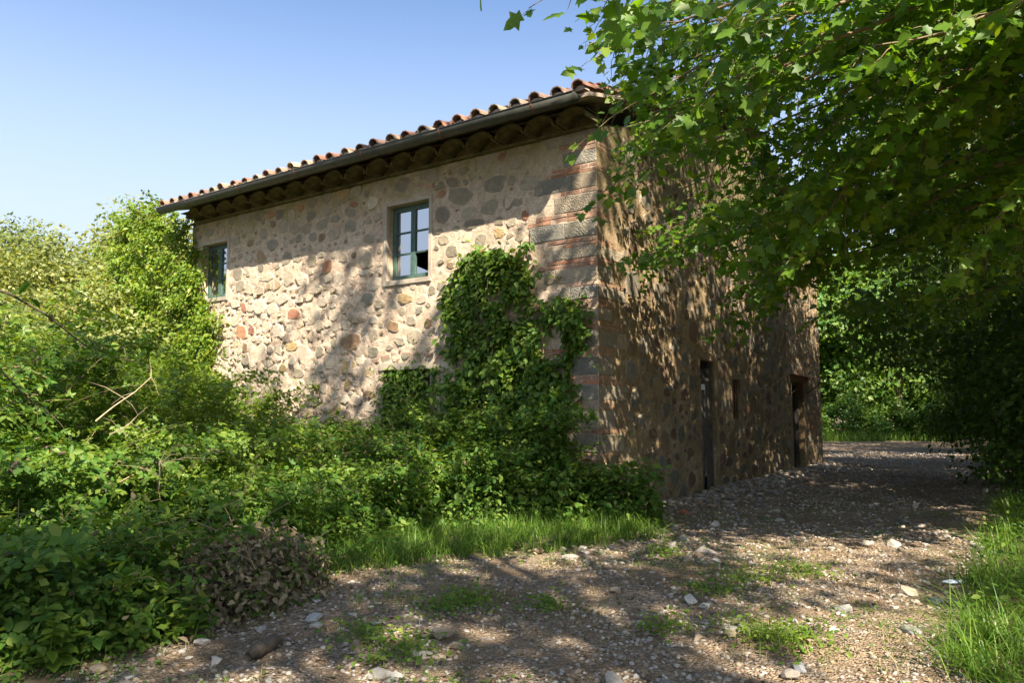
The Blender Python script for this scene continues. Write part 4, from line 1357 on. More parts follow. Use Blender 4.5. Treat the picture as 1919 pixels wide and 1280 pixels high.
# creeper swallowing the far end of the front and hanging off the corner
IVY = [(226,480),(240,412),(285,392),(338,396),(364,426),(368,462),(376,482),(385,520),(390,575),(416,590),(416,630),(404,660),(412,700),(440,760),(300,780),(225,700),(215,600),(228,540)]
root, P = wall_climber('creeper', 'bright yellow green creeper smothering the far end of the house', 'climber', IVY, [[(376,470),(424,462),(424,552),(398,556),(380,500)]], 15000, M['ivy'], OVATE, 0.135,
             lambda u, z: 0.3 + 0.6 * smoothstep(10.6, 12.2, u), 18, (330, 900), 'cane', (0.22, 0.14))
n = 380
t_, z_ = rng.uniform(9.9, 10.6, n), rng.uniform(4.2, 5.5, n)
k = ((t_ > 10.3 + 0.25 * np.abs(z_ - 5.2)) | (z_ < 4.30)) & (rng.random(n) < 0.6)
Pw = CORNER + DF * t_[k][:, None] - DS * (rng.uniform(-0.12, 0.1, k.sum()))[:, None] + UP * z_[k][:, None]
b_ = np.array(root.location)
leaf_obj('foliage', OVATE, Pw, norm(-DS + UP * 0.6 + rng.normal(size=(k.sum(), 3)) * 0.45), norm(-UP + rng.normal(size=(k.sum(), 3)) * 0.5), rng.uniform(0.07, 0.13, k.sum()), M['ivy'], root, b_)
# sprig above the roof corner
sp = MB(); q = np.array([at(300, 395, 18.2), at(290, 375, 18.2), at(272, 362, 18.3)]); sp.tube(q - b_, [0.014, 0.01, 0.004], 4); sp.build('stem', M['cane'], root)
n = 60; f = rng.uniform(0, 1, n)[:, None]
leaf_obj('foliage', OVATE, q[0] + (q[2] - q[0]) * f + rng.normal(size=(n, 3)) * 0.07, norm(rng.normal(size=(n, 3)) + UP), rand_dir(n), rng.uniform(0.08, 0.13, n), M['vine'], root, b_)

# ------------------------------------------------------------------ brambles and bushes before the front wall
def shrub(name, label, x, y, r, h, n, mat, tmpl, size, group=None, cat='bush', canes=8, dry=0, flat_n=0.9):
    z0 = float(hgt(x, y)) - 0.03
    root = empty(name, (x, y, z0)); tag(root, label, cat, group)
    v = rand_dir(n); v[:, 2] = np.abs(v[:, 2])
    ang = np.arctan2(v[:, 1], v[:, 0])
    lob = 0.62 + 0.75 * fbm(np.cos(ang) * 1.7 + x, np.sin(ang) * 1.7 + v[:, 2] * 1.9 + y, 101, 3)
    rad = rng.uniform(0, 1, n) ** 0.30
    P = v * rad[:, None] * lob[:, None] * np.array([r, r, h])
    P += rng.normal(size=(n, 3)) * 0.05
    # arching sprays give the ragged outline
    ns = int(n * 0.22); na = max(10, canes * 3)
    a0 = rng.uniform(0, 2 * math.pi, na); ln = rng.uniform(0.7, 1.25, na)
    ii = rng.integers(0, na, ns); tt = rng.uniform(0.35, 1, ns)
    rx = tt * r * ln[ii]; hz = h * (1.05 * np.sin(tt * math.pi * 0.62) * (0.75 + 0.35 * (ln[ii] - 0.7)))
    Ps = np.stack([np.cos(a0[ii]) * rx, np.sin(a0[ii]) * rx, hz], -1) + rng.normal(size=(ns, 3)) * 0.055
    P[:ns] = Ps
    P[:, 2] = np.maximum(P[:, 2], 0.02)
    out = norm(P * np.array([1, 1, 0.7]))
    N = norm(UP * flat_n * 0.7 + 0.55 * out + rng.normal(size=(n, 3)) * 0.5)
    D = norm(out + rng.normal(size=(n, 3)) * 0.6 - UP * 0.25)
    leaf_obj('foliage', tmpl, P, N, D, size * 0.85 * (0.35 + 1.3 * rng.beta(1.2, 2.0, n)), mat, root)
    # upright and arching shoots with their own smaller leaves break the outline
    sb = MB()
    nsh = int(10 + 9 * r); SP, SD = [], []
    for c in range(nsh):
        a = rng.uniform(0, 2 * math.pi); st = rng.uniform(0.2, 0.95); ht = h * (1.05 - 0.5 * st * st) * rng.uniform(0.75, 1.0)
        b0 = np.array([np.cos(a) * r * st * 0.8, np.sin(a) * r * st * 0.8, ht * 0.8])
        dr = norm(np.array([np.cos(a) * rng.uniform(0.1, 1.0), np.sin(a) * rng.uniform(0.1, 1.0), rng.uniform(0.35, 1.2)]))
        L_ = rng.uniform(0.3, 1.3) * min(1.15, 0.4 + h * 0.34)
        t = np.linspace(0, 1, 9)[:, None]
        q = b0 + dr * t * L_ + np.array([np.cos(a) * 0.3, np.sin(a) * 0.3, -0.35]) * L_ * t * t + np.cumsum(rng.normal(size=(9, 3)) * 0.008, 0)
        sb.tube(q, np.linspace(0.005, 0.0018, 9), 4)
        for m_ in range(1, 9):
            for sg in range(3):
                SP.append(q[m_] + rng.normal(size=3) * 0.02); SD.append(rng.normal(size=3) + dr * 0.5)
    SP = np.array(SP); SD = np.array(SD)
    leaf_obj('foliage', tmpl, SP, norm(UP * 0.8 + rng.normal(size=SP.shape) * 0.45), norm(SD), size * 0.7 * rng.uniform(0.5, 1.2, len(SP)), M['bramble_light'] if rng.random() < 0.7 else mat, root)
    n2 = int(n * 0.55)
    P2 = P[rng.integers(0, n, n2)] * rng.uniform(0.96, 1.06, (n2, 1)) + rng.normal(size=(n2, 3)) * 0.07
    P2[:, 2] = np.maximum(P2[:, 2], 0.02)
    leaf_obj('foliage', DIAMOND, P2, norm(UP * 0.6 + norm(P2) * 0.5 + rng.normal(size=(n2, 3)) * 0.5), rand_dir(n2), size * 0.5 * rng.uniform(0.5, 1.4, n2), M['bramble_light'], root)
    n3 = int(n * 0.05)
    P3 = P[rng.integers(0, n, n3)] * 1.0
    leaf_obj('dead_leaves', OVATE, P3, rand_dir(n3), rand_dir(n3), size * 0.6 * rng.uniform(0.5, 1.2, n3), M['deadleaf'], root)
    for c in range(canes):
        a = a0[c % na]; l_ = ln[c % na]
        t = np.linspace(0, 1, 8)
        q = np.stack([np.cos(a) * t * r * l_, np.sin(a) * t * r * l_, h * 1.05 * np.sin(t * math.pi * 0.62) * (0.75 + 0.35 * (l_ - 0.7))], -1)
        q[1:] += rng.normal(size=(7, 3)) * 0.03
        sb.tube(q, np.linspace(0.010, 0.004, 8), 4)
    sb.build('stem', M['twig'] if rng.random() < 0.5 else M['cane'], root)
    return root


SH = [('tall bramble thicket at the outer edge, leaning canes on top', -6.6, 9.3, 1.9, 2.7, 8500, 'bramble', TRI, 0.15),
      ('sunlit bramble bush between the pale saplings and the house', -5.6, 12.1, 1.7, 2.5, 8000, 'bramble_light', TRI, 0.13),
      ('high sunny bramble mound below the pale trees', -8.6, 12.6, 2.1, 2.9, 9000, 'bramble_light', TRI, 0.14),
      ('bramble bush under the far upper window', -5.2, 14.4, 1.5, 2.2, 7000, 'bramble_light', OVATE, 0.12),
      ('bush below the sunlit stretch of the front wall', -3.5, 13.2, 1.35, 1.5, 6500, 'bramble', OVATE, 0.12),
      ('bush under the blocked low opening', -1.9, 12.4, 1.15, 1.35, 5500, 'bramble', OVATE, 0.11),
      ('spreading bramble in the middle of the thicket', -4.1, 10.4, 1.5, 1.45, 8000, 'bramble_light', TRI, 0.13),
      ('leafy bush in front of the vine foot', -2.2, 10.3, 1.15, 0.95, 6000, 'bramble', OVATE, 0.105),
      ('dense bramble in deep shade nearest the track', -4.6, 7.6, 1.4, 1.35, 7500, 'bramble', TRI, 0.135),
      ('bramble patch behind the heap of dead brush', -3.1, 8.7, 1.1, 0.85, 5500, 'bramble', TRI, 0.12),
      ('low bramble with large leaves at the picture corner', -3.25, 5.6, 1.05, 0.85, 3600, 'bramble', TRI, 0.13),
      ('bush at the foot of the climbing vine', -0.6, 11.0, 1.1, 1.15, 6000, 'vine', OVATE, 0.11),
      ('nettle like bush against the brick corner', 1.55, 11.0, 0.62, 0.85, 2200, 'vine', OVATE, 0.13),
      ('tall bramble on the outer side of the shaded patch', -6.0, 6.6, 1.5, 2.1, 6000, 'bramble', TRI, 0.14),
      ('small bush between vine and grass patch', 0.55, 10.9, 0.75, 0.8, 2800, 'vine', OVATE, 0.11),
      ('bushy mound merging into the foot of the climbing vine', 0.25, 11.35, 1.0, 1.7, 6500, 'vine', OVATE, 0.115),
      ('sunlit bush leaning on the wall between the low opening and the vine', -0.9, 12.1, 0.9, 1.7, 5000, 'vine', OVATE, 0.11),
      ('tallest sunny bramble below the pale trees at the thicket edge', -7.6, 10.6, 1.7, 3.3, 7000, 'bramble_light', TRI, 0.13),
      ('far bramble mound beside the creeper', -8.0, 15.6, 1.9, 2.9, 7000, 'bramble_light', OVATE, 0.13)]
shr = []
for lab, x, y, r, h, n, m, t, s in SH:
    shr.append(shrub('bramble_bush' if t is TRI else 'bush', lab, x, y, r, h, n, M[m], t, s, 'bushes before the front wall'))

# undergrowth carpet that closes the gaps between the bushes
n = 26000
x = rng.uniform(-11, 1.6, n); y = rng.uniform(4.2, 17, n)
q = np.stack([x, y], -1)
wall_d = (x - CORNER[0]) * DS[0] + (y - CORNER[1]) * DS[1]
keep = (wall_d < -0.15) & (x < left_edge(y) - 0.15 + 0.5 * (vnoise(x * 1.2, y * 1.2, 111) - 0.5)) & ~((x > -1.2) & (y < 10.2))
x, y = x[keep], y[keep]; n = len(x)
z = hgt(x, y) + rng.uniform(0.0, 0.35, n) ** 1.3 * (0.4 + fbm(x * 1.5, y * 1.5, 113, 3))
P = np.stack([x, y, z], -1)
o = leaf_obj('undergrowth', OVATE, P, norm(UP + rng.normal(size=(n, 3)) * 0.4), norm(rng.normal(size=(n, 3)) * np.array([1, 1, 0.3])), rng.uniform(0.05, 0.12, n), M['bramble'], None, (0, 0, 0), 'stuff')
tag(o, 'low leafy undergrowth between the bushes')

# long arching canes and bare branches seen over the thicket
def cane(name, label, pts, r0, mat, leafm=None, nl=0, size=0.1, cat='branch', group=None):
    P = np.array([at(*p) for p in pts])
    Q, L = resample(P, 0.12)
    Q += 0.03 * np.stack([vnoise(np.arange(len(Q)) * 0.5, k * 3.3 + pts[0][0], 120 + k) - 0.5 for k in range(3)], -1)
    base = Q[0].copy()
    root = empty(name, tuple(base)); tag(root, label, cat, group)
    mb = MB(); mb.tube(Q - base, np.linspace(r0, r0 * 0.35, len(Q)), 6)
    mb.build('stem', M[mat], root, True)
    for _ in range(5):
        k = rng.integers(len(Q) // 3, len(Q) - 1)
        d = rand_dir(1)[0] * np.array([1, 0.6, 0.8]); ln = rng.uniform(0.2, 0.5)
        tw = MB(); tw.tube([Q[k] - base, Q[k] - base + d * ln * 0.5 + UP * 0.03, Q[k] - base + d * ln], [r0 * 0.4, r0 * 0.3, r0 * 0.15], 4); tw.build('twig', M[mat], root)
    if leafm:
        ii = rng.integers(len(Q) // 6, len(Q), nl)
        Pl = Q[ii] + rng.normal(size=(nl, 3)) * 0.05
        leaf_obj('foliage', OVATE, Pl, norm(UP + rng.normal(size=(nl, 3)) * 0.35), norm(rng.normal(size=(nl, 3)) - 0.3 * UP), size * rng.uniform(0.7, 1.3, nl), M[leafm], root, base)
    return root


cane('bramble_cane', 'long dark arching cane with drooping leaves over the pale trees', [(-60,520,4.6),(10,545,4.7),(90,590,4.9),(160,650,5.2),(260,680,5.6),(300,700,5.8)], 0.009, 'cane', 'bramble', 34, 0.085)
cane('bramble_cane', 'second dark cane rising out of the shaded bramble', [(-60,660,5.2),(0,690,5.3),(50,745,5.6),(100,780,6)], 0.008, 'cane', 'bramble', 22, 0.085)
cane('bare_branch', 'bare pale branch slanting over the sunlit brambles', [(180,790,8.2),(215,762,8.3),(250,735,8.4),(285,705,8.5),(278,660,8.6)], 0.010, 'drystem')
cane('bare_branch', 'forked bare branch lying lower in the brambles', [(205,815,8.0),(240,800,8.1),(262,775,8.2),(285,755,8.3)], 0.009, 'drystem')
cane('bare_branch', 'thin dry stalk sticking up beside the dead brush', [(300,915,6.6),(298,870,6.7),(310,845,6.8)], 0.006, 'drystem')
cane('bare_branch', 'thin pale twig across the middle of the brambles', [(225,905,7.2),(260,885,7.3),(300,870,7.5),(350,890,7.7)], 0.006, 'drystem')

for (px, py, dp), where in zip(((60, 1090, 5.6), (120, 1060, 5.8), (30, 1010, 5.9), (240, 1110, 5.7), (180, 1180, 5.2), (320, 1000, 6.6), (420, 960, 7.2), (95, 1150, 5.2)), ('near the picture edge', 'in the middle of the low bramble', 'highest at the outer edge', 'beside the brush heap foot', 'lowest above the bare earth', 'above the brush heap', 'behind the brush heap', 'low at the bramble corner')):
    dx = rng.uniform(-70, 70)
    cane('bare_branch', 'thin brown stem in the shaded brambles ' + where, [(px, py + 60, dp), (px + dx * 0.4, py - 10, dp - 0.1), (px + dx, py - rng.uniform(70, 130), dp)], 0.006, 'twig', None, 0, 0.1, 'branch', 'brown stems in the shaded brambles')

# single tall weeds along the ragged front edge of the thicket
PLANTS = [('tall weed with broad leaves in front of the shaded bramble', 205, 1190, 0.75), ('upright weed beside the brush heap', 345, 1205, 0.5), ('leafy weed at the lower corner of the thicket', 95, 1260, 0.55),
          ('pale upright weed before the grass patch', 640, 1035, 0.6), ('tall weed standing behind the brush heap', 545, 985, 0.85), ('nettle stem in the middle of the thicket edge', 720, 985, 0.8),
          ('broad weed at the end of the grass patch', 1225, 985, 0.5), ('tall weed leaning out of the bushes by the vine', 900, 965, 0.8), ('small weed between brush heap and gravel', 500, 1120, 0.4)]
for lab, px, py, h in PLANTS:
    d = ray(px, py); kk = -CAM_H / d[2]; c = np.array([0, 0, CAM_H]) + kk * d; c[2] = float(hgt(c[0], c[1]))
    root = empty('weed', tuple(c)); tag(root, lab, 'weed', 'tall weeds along the thicket edge')
    for st_ in range(rng.integers(3, 6)):
        dr = norm(np.array([rng.normal() * 0.28, rng.normal() * 0.28, 1.0])); hh = h * rng.uniform(0.6, 1.1)
        t = np.linspace(0, 1, 10)[:, None]
        q = np.array([rng.normal() * 0.06, rng.normal() * 0.06, 0]) + dr * t * hh + np.cumsum(rng.normal(size=(10, 3)) * 0.006, 0)
        sb = MB(); sb.tube(q, np.linspace(0.006, 0.002, 10), 5); sb.build('stem', M['vine'], root, True)
        LP, LD = [], []
        for m_ in range(2, 10):
            a0_ = rng.uniform(0, 3.14)
            for sg in (0, math.pi):
                LP.append(q[m_]); LD.append(np.array([math.cos(a0_ + sg), math.sin(a0_ + sg), rng.uniform(-0.3, 0.5)]))
        LP = np.array(LP); LD = np.array(LD)
        leaf_obj('foliage', OVATE, LP, norm(UP + rng.normal(size=LP.shape) * 0.3), LD, rng.uniform(0.08, 0.17, len(LP)) * np.linspace(1.1, 0.5, len(LP)), M['bramble_light'] if rng.random() < 0.5 else M['vine'], root)

# heap of withered brush beside the track
hx, hy = -2.3, 6.6
dead = empty('brush_heap', (hx, hy, float(hgt(hx, hy)))); tag(dead, 'heap of cut withered brush with brown curled leaves beside the track', 'brush heap')
n = 5200
v = rand_dir(n); v[:, 2] = np.abs(v[:, 2]); rad = rng.uniform(0, 1, n) ** 0.4
lob = 0.6 + 0.8 * fbm(v[:, 0] * 2 + 3, v[:, 1] * 2 + v[:, 2] * 2, 131, 3)
P = v * (rad * lob)[:, None] * np.array([0.75, 1.25, 0.6])
leaf_obj('dead_leaves', OVATE, P, norm(rng.normal(size=(n, 3)) + UP * 0.3), rand_dir(n), rng.uniform(0.03, 0.085, n), M['deadleaf'], dead)
n = 1500
P = P[rng.integers(0, len(P), n)] * 1.03
leaf_obj('foliage', OVATE, P, norm(rng.normal(size=(n, 3)) + UP), rand_dir(n), rng.uniform(0.03, 0.075, n), M['bramble'], dead)
sb = MB()
for k in range(44):
    a = np.clip(rng.normal(size=3), -1.2, 1.2) * np.array([0.36, 0.6, 0.15]) + np.array([0, 0, 0.3]); d = rand_dir(1)[0] * np.array([1, 1, 0.7]); ln = rng.uniform(0.25, 0.55)
    a[2] = abs(a[2])
    sb.tube([a, a + d * ln * 0.5 + rng.normal(size=3) * 0.03, a + d * ln], [0.006, 0.005, 0.002], 4)
sb.build('twigs', M['twig'], dead, kind='stuff')

# ------------------------------------------------------------------ grass
def blades(x, y, zbase, h, w, bend, mat, name, kind='stuff', parent=None, loc=(0, 0, 0)):
    n = len(x)
    a = rng.uniform(0, 2 * math.pi, n)
    d = np.stack([np.cos(a), np.sin(a), np.zeros(n)], -1); s = np.stack([-np.sin(a), np.cos(a), np.zeros(n)], -1)
    base = np.stack([x, y, zbase], -1) - np.asarray(loc)
    V = []
    for t, ww in ((0, 1.0), (0.4, 0.85), (0.75, 0.5), (1.0, 0.05)):
        c = base + UP * (h * t * (1 - 0.35 * bend * t))[:, None] + d * (h * bend * t * t)[:, None]
        V.append(c - s * (w * ww / 2)[:, None]); V.append(c + s * (w * ww / 2)[:, None])
    V = np.stack(V, 1).reshape(-1, 3)
    f = np.array([(0, 1, 3, 2), (2, 3, 5, 4), (4, 5, 7, 6)])
    loops = (np.arange(n)[:, None, None] * 8 + f[None]).ravel()
    o = bpy.data.objects.new(name, np_mesh(name, V, loops, np.full(n * 3, 4), mat, None, True)); link(o, parent)
    if kind: o['kind'] = kind
    return o


def tufted(n, ntuft, xr, yr, ok, spread_=0.06):
    cx = rng.uniform(*xr, ntuft); cy = rng.uniform(*yr, ntuft); k = ok(cx, cy); cx, cy = cx[k], cy[k]
    i_ = rng.integers(0, len(cx), n)
    return cx[i_] + rng.normal(size=n) * spread_, cy[i_] + rng.normal(size=n) * spread_


def inpatch(x, y):
    wd = (x - CORNER[0]) * DS[0] + (y - CORNER[1]) * DS[1]
    return (wd < -0.2) & (x < left_edge(y) + 0.15 + 1.3 * (fbm(x * 1.6, y * 1.6, 191, 3) - 0.44)) & (x > -1.7 + 1.0 * (vnoise(y * 2, x, 192) - 0.5)) & (y > 7.6) & (y < 12)
x, y = tufted(10000, 620, (-1.9, 2.2), (7.2, 11.6), inpatch, 0.07)
o = blades(x, y, hgt(x, y), rng.uniform(0.1, 0.42, len(x)), rng.uniform(0.004, 0.011, len(x)), rng.uniform(0.3, 1.6, len(x)), M['grass'], 'grass')
tag(o, 'long green grass between the bushes and the gravel')


def inverge(x, y):
    e = x - right_edge(y)
    return (e > -0.18 + 0.5 * (vnoise(x * 1.5, y * 1.5, 141) - 0.4)) & (e < 3.2)
x, y = tufted(16000, 900, (1.2, 10), (2.5, 13), inverge, 0.07)
o = blades(x, y, hgt(x, y), rng.uniform(0.12, 0.55, len(x)), rng.uniform(0.004, 0.012, len(x)), rng.uniform(0.3, 1.7, len(x)), M['grass'], 'grass')
tag(o, 'tall green grass on the verge at the edge of the track')
n = 14000
x = rng.uniform(1.5, 10, n); y = rng.uniform(2.5, 14, n); k = inverge(x, y); x, y = x[k], y[k]; n = len(x)
o = leaf_obj('verge_weeds', OVATE, np.stack([x, y, hgt(x, y) + rng.uniform(0.0, 0.4, n)], -1), norm(UP + rng.normal(size=(n, 3)) * 0.45), norm(rng.normal(size=(n, 3)) * np.array([1, 1, 0.4])), rng.uniform(0.03, 0.075, n), M['bramble'], None, (0, 0, 0), 'stuff')
tag(o, 'leafy weeds among the tall verge grass')


def clearing(x, y): return (x > left_edge(y) - 1.5)
x = rng.uniform(13, 27, 12000); y = rng.uniform(39.0, 46, 12000)
o = blades(x, y, hgt(x, y), rng.uniform(0.3, 0.8, len(x)), rng.uniform(0.015, 0.03, len(x)), rng.uniform(0.2, 0.8, len(x)), M['grass'], 'grass')
tag(o, 'tall pale grass in the clearing at the end of the track')

n = 14000
x = rng.uniform(-3, 7, n); y = 3.6 + 9 * rng.uniform(0, 1, n) ** 1.4
k = (x > left_edge(y) - 0.3) & (x < right_edge(y) + 0.1) & (fbm(x * 1.1, y * 1.1, 181, 4) + rng.uniform(-0.09, 0.09, n) > 0.60 - 0.16 * (x < left_edge(y) + 0.6) - 0.05 * (x < left_edge(y) + 1.3))
x, y = x[k], y[k]; n = len(x)
o = leaf_obj('track_weeds', OVATE, np.stack([x, y, track_h(x, y) + rng.uniform(0.004, 0.05, n)], -1), norm(UP + rng.normal(size=(n, 3)) * 0.45), norm(rng.normal(size=(n, 3)) * np.array([1, 1, 0.4])), rng.uniform(0.018, 0.05, n), M['bramble'], None, (0, 0, 0), 'stuff')
tag(o, 'creeping weeds spread thinly over the gravel')
j_ = rng.integers(0, n, 2600); x, y = x[j_] + rng.normal(size=2600) * 0.05, y[j_] + rng.normal(size=2600) * 0.05
o = blades(x, y, track_h(x, y), rng.uniform(0.03, 0.17, len(x)), rng.uniform(0.002, 0.006, len(x)), rng.uniform(0.4, 1.4, len(x)), M['grass'], 'grass')
tag(o, 'short ragged grass coming up through the gravel')

# weed tufts growing in the track
WEEDS = [('bright weed clump by the large pale stone pair', 1480, 1205, 0.34, 260), ('small weed clump on the sunny gravel', 880, 1130, 0.3, 220), ('broad leaved weed beside the grass edge', 830, 1150, 0.22, 150),
         ('dark green weed patch in mid track', 1400, 1090, 0.4, 240), ('weed patch along the worn wheel rut', 1500, 1070, 0.42, 260), ('low weeds between the cobbles near the camera', 1440, 1190, 0.36, 240),
         ('weed tuft beside the dry earth hollow', 1250, 1180, 0.25, 140), ('thin weeds on the stony hump', 760, 1230, 0.36, 230), ('ragged weeds below the stony hump', 690, 1200, 0.3, 180),
         ('small weed at the grass patch corner', 1245, 1040, 0.26, 160), ('sparse weeds in the shaded gravel', 1330, 1110, 0.3, 150), ('yellow green weed at the sunny shade line', 1020, 1140, 0.25, 130)]
for lab, px, py, r, n in WEEDS:
    d = ray(px, py); kk = (0.02 - CAM_H) / d[2]; c = np.array([0, 0, CAM_H]) + kk * d
    c[2] = float(track_h(c[0], c[1]))
    root = empty('weed_clump', tuple(c)); tag(root, lab, 'weed', 'weeds in the track')
    P = rng.normal(size=(n, 3)) * np.array([r * 0.5, r * 0.5, 0.0]); P[:, 2] = np.abs(rng.normal(size=n)) * 0.05 + 0.005
    leaf_obj('foliage', OVATE, P, norm(UP + rng.normal(size=(n, 3)) * 0.4), norm(rng.normal(size=(n, 3)) * np.array([1, 1, 0.4])), rng.uniform(0.025, 0.06, n), M['bramble_light'], root)
    m = n // 2
    gxx = rng.normal(size=m) * r * 0.4; gyy = rng.normal(size=m) * r * 0.4
    blades(gxx, gyy, np.zeros(m), rng.uniform(0.04, 0.16, m), rng.uniform(0.003, 0.006, m), rng.uniform(0.2, 1.0, m), M['grass'], 'grass_blades', 'stuff', root)

# dry grass tufts and litter of dead leaves on the gravel
x, y = tufted(2600, 150, (-2.6, 4), (3.6, 9.5), lambda a, b: (a > left_edge(b) - 0.2) & (a < right_edge(b)), 0.08)
o = blades(x, y, track_h(x, y), rng.uniform(0.03, 0.12, len(x)), rng.uniform(0.002, 0.004, len(x)), rng.uniform(0.4, 1.3, len(x)), M['drygrass'], 'dry_grass')
tag(o, 'wisps of dry grass lying on the gravel')
n = 15000
x = rng.uniform(-3.2, 11, n); y = 3.4 + 20 * rng.uniform(0, 1, n) ** 1.5; k = (x > left_edge(y) - 0.5) & (x < right_edge(y) + 0.2); x, y = x[k], y[k]; n = len(x)
o = leaf_obj('leaf_litter', OVATE, np.stack([x, y, track_h(x, y) + 0.012], -1), norm(UP + rng.normal(size=(n, 3)) * 0.35), norm(rng.normal(size=(n, 3)) * np.array([1, 1, 0.1])), rng.uniform(0.02, 0.055, n), M['deadleaf'], None, (0, 0, 0), 'stuff')
tag(o, 'fallen dead leaves scattered on the track')

# ------------------------------------------------------------------ stones of the track
def ico(sub):
    import bmesh
    bm = bmesh.new(); bmesh.ops.create_icosphere(bm, subdivisions=sub, radius=1.0)
    V = np.array([v.co[:] for v in bm.verts]); F = np.array([[v.index for v in f.verts] for f in bm.faces]); bm.free()
    return V, F


I1, I2 = ico(1), ico(2)
PEB = np.array([(0.28, 0.24, 0.20), (0.36, 0.32, 0.275), (0.21, 0.185, 0.16), (0.44, 0.39, 0.335), (0.32, 0.25, 0.18), (0.26, 0.18, 0.125), (0.33, 0.30, 0.275), (0.24, 0.19, 0.145)])


def cut(V, ncut=10):
    V = V.copy()
    for d in rand_dir(ncut):
        h = rng.uniform(0.42, 0.8); s_ = V @ d - h
        V -= np.clip(s_, 0, None)[:, None] * d
    return V


def pebbles(x, y, size, base, sink=0.35):
    V0, F0 = base
    n = len(x); k = len(V0)
    sh = np.stack([rng.uniform(0.8, 1.5, n), rng.uniform(0.65, 1.05, n), rng.uniform(0.38, 0.75, n)], -1)
    jit = 1 + rng.uniform(-0.17, 0.17, (n, k, 1))
    V = (V0[None] * jit if k < 20 else np.stack([cut(V0) for _ in range(n)]) * (1 + rng.uniform(-0.03, 0.03, (n, k, 1)))) * sh[:, None, :] * size[:, None, None] * 0.5
    a = rng.uniform(0, 2 * math.pi, n); c, s = np.cos(a)[:, None], np.sin(a)[:, None]
    tx = rng.uniform(-0.25, 0.25, n)[:, None]
    z = V[:, :, 2] + tx * V[:, :, 0]
    W = np.stack([V[:, :, 0] * c - V[:, :, 1] * s, V[:, :, 0] * s + V[:, :, 1] * c, z], -1)
    W += np.stack([x, y, track_h(x, y) + size * sh[:, 2] * 0.5 * (0.6 - sink)], -1)[:, None, :]
    loops = (np.arange(n)[:, None, None] * k + F0[None]).ravel()
    col = PEB[rng.integers(0, len(PEB), n)] * rng.uniform(0.8, 1.15, (n, 1))
    return W.reshape(-1, 3), loops, np.full(n * len(F0), 3), np.repeat(col, k, 0)


def on_track(x, y, m=0.0): return (x > left_edge(y) - 0.1 - m) & (x < right_edge(y) + 0.1 + m)


n = 30000
y = 3.6 + (rng.uniform(0, 1, n) ** 1.9) * 26
x = rng.uniform(-3.2, 14, n); x = np.where(rng.random(n) < 0.85, left_edge(y) + (right_edge(y) - left_edge(y)) * rng.uniform(0, 1, n), x)
clus = fbm(x * 1.3, y * 1.3, 151, 3)
k = on_track(x, y) & (clus + rng.uniform(-0.2, 0.2, n) > 0.40)
x, y = x[k], y[k]
sz = 0.012 + 0.045 * rng.beta(1.1, 3.0, len(x)) + 0.0014 * y
V, l, c, t = pebbles(x, y, sz, I1)
o = bpy.data.objects.new('pebble', np_mesh('pebble', V, l, c, M['pebble'], t, True)); link(o, track); o['kind'] = 'stuff'
# cobbles bedded in the track, one by one
cnt = 0; xs, ys, ss = [], [], []
while cnt < 290:
    yy = 3.9 + random.random() ** 2.0 * 15; l_, r_ = float(left_edge(yy)), float(right_edge(yy))
    xx = random.uniform(l_, r_)
    wt = fbm(xx * 0.9, yy * 0.9, 155, 3)
    if wt + random.uniform(-0.15, 0.15) < 0.42: continue
    s = random.uniform(0.05, 0.11) if random.random() < 0.86 else random.uniform(0.11, 0.16)
    if yy > 8: s *= 1.25
    xs.append(xx); ys.append(yy); ss.append(s); cnt += 1
for xx, yy, s in zip(xs, ys, ss):
    V, l, c, t = pebbles(np.array([xx]), np.array([yy]), np.array([s]), I2, 0.25)
    o = bpy.data.objects.new('stone', np_mesh('stone', V, l, c, M['pebble'], t, False)); link(o, track)

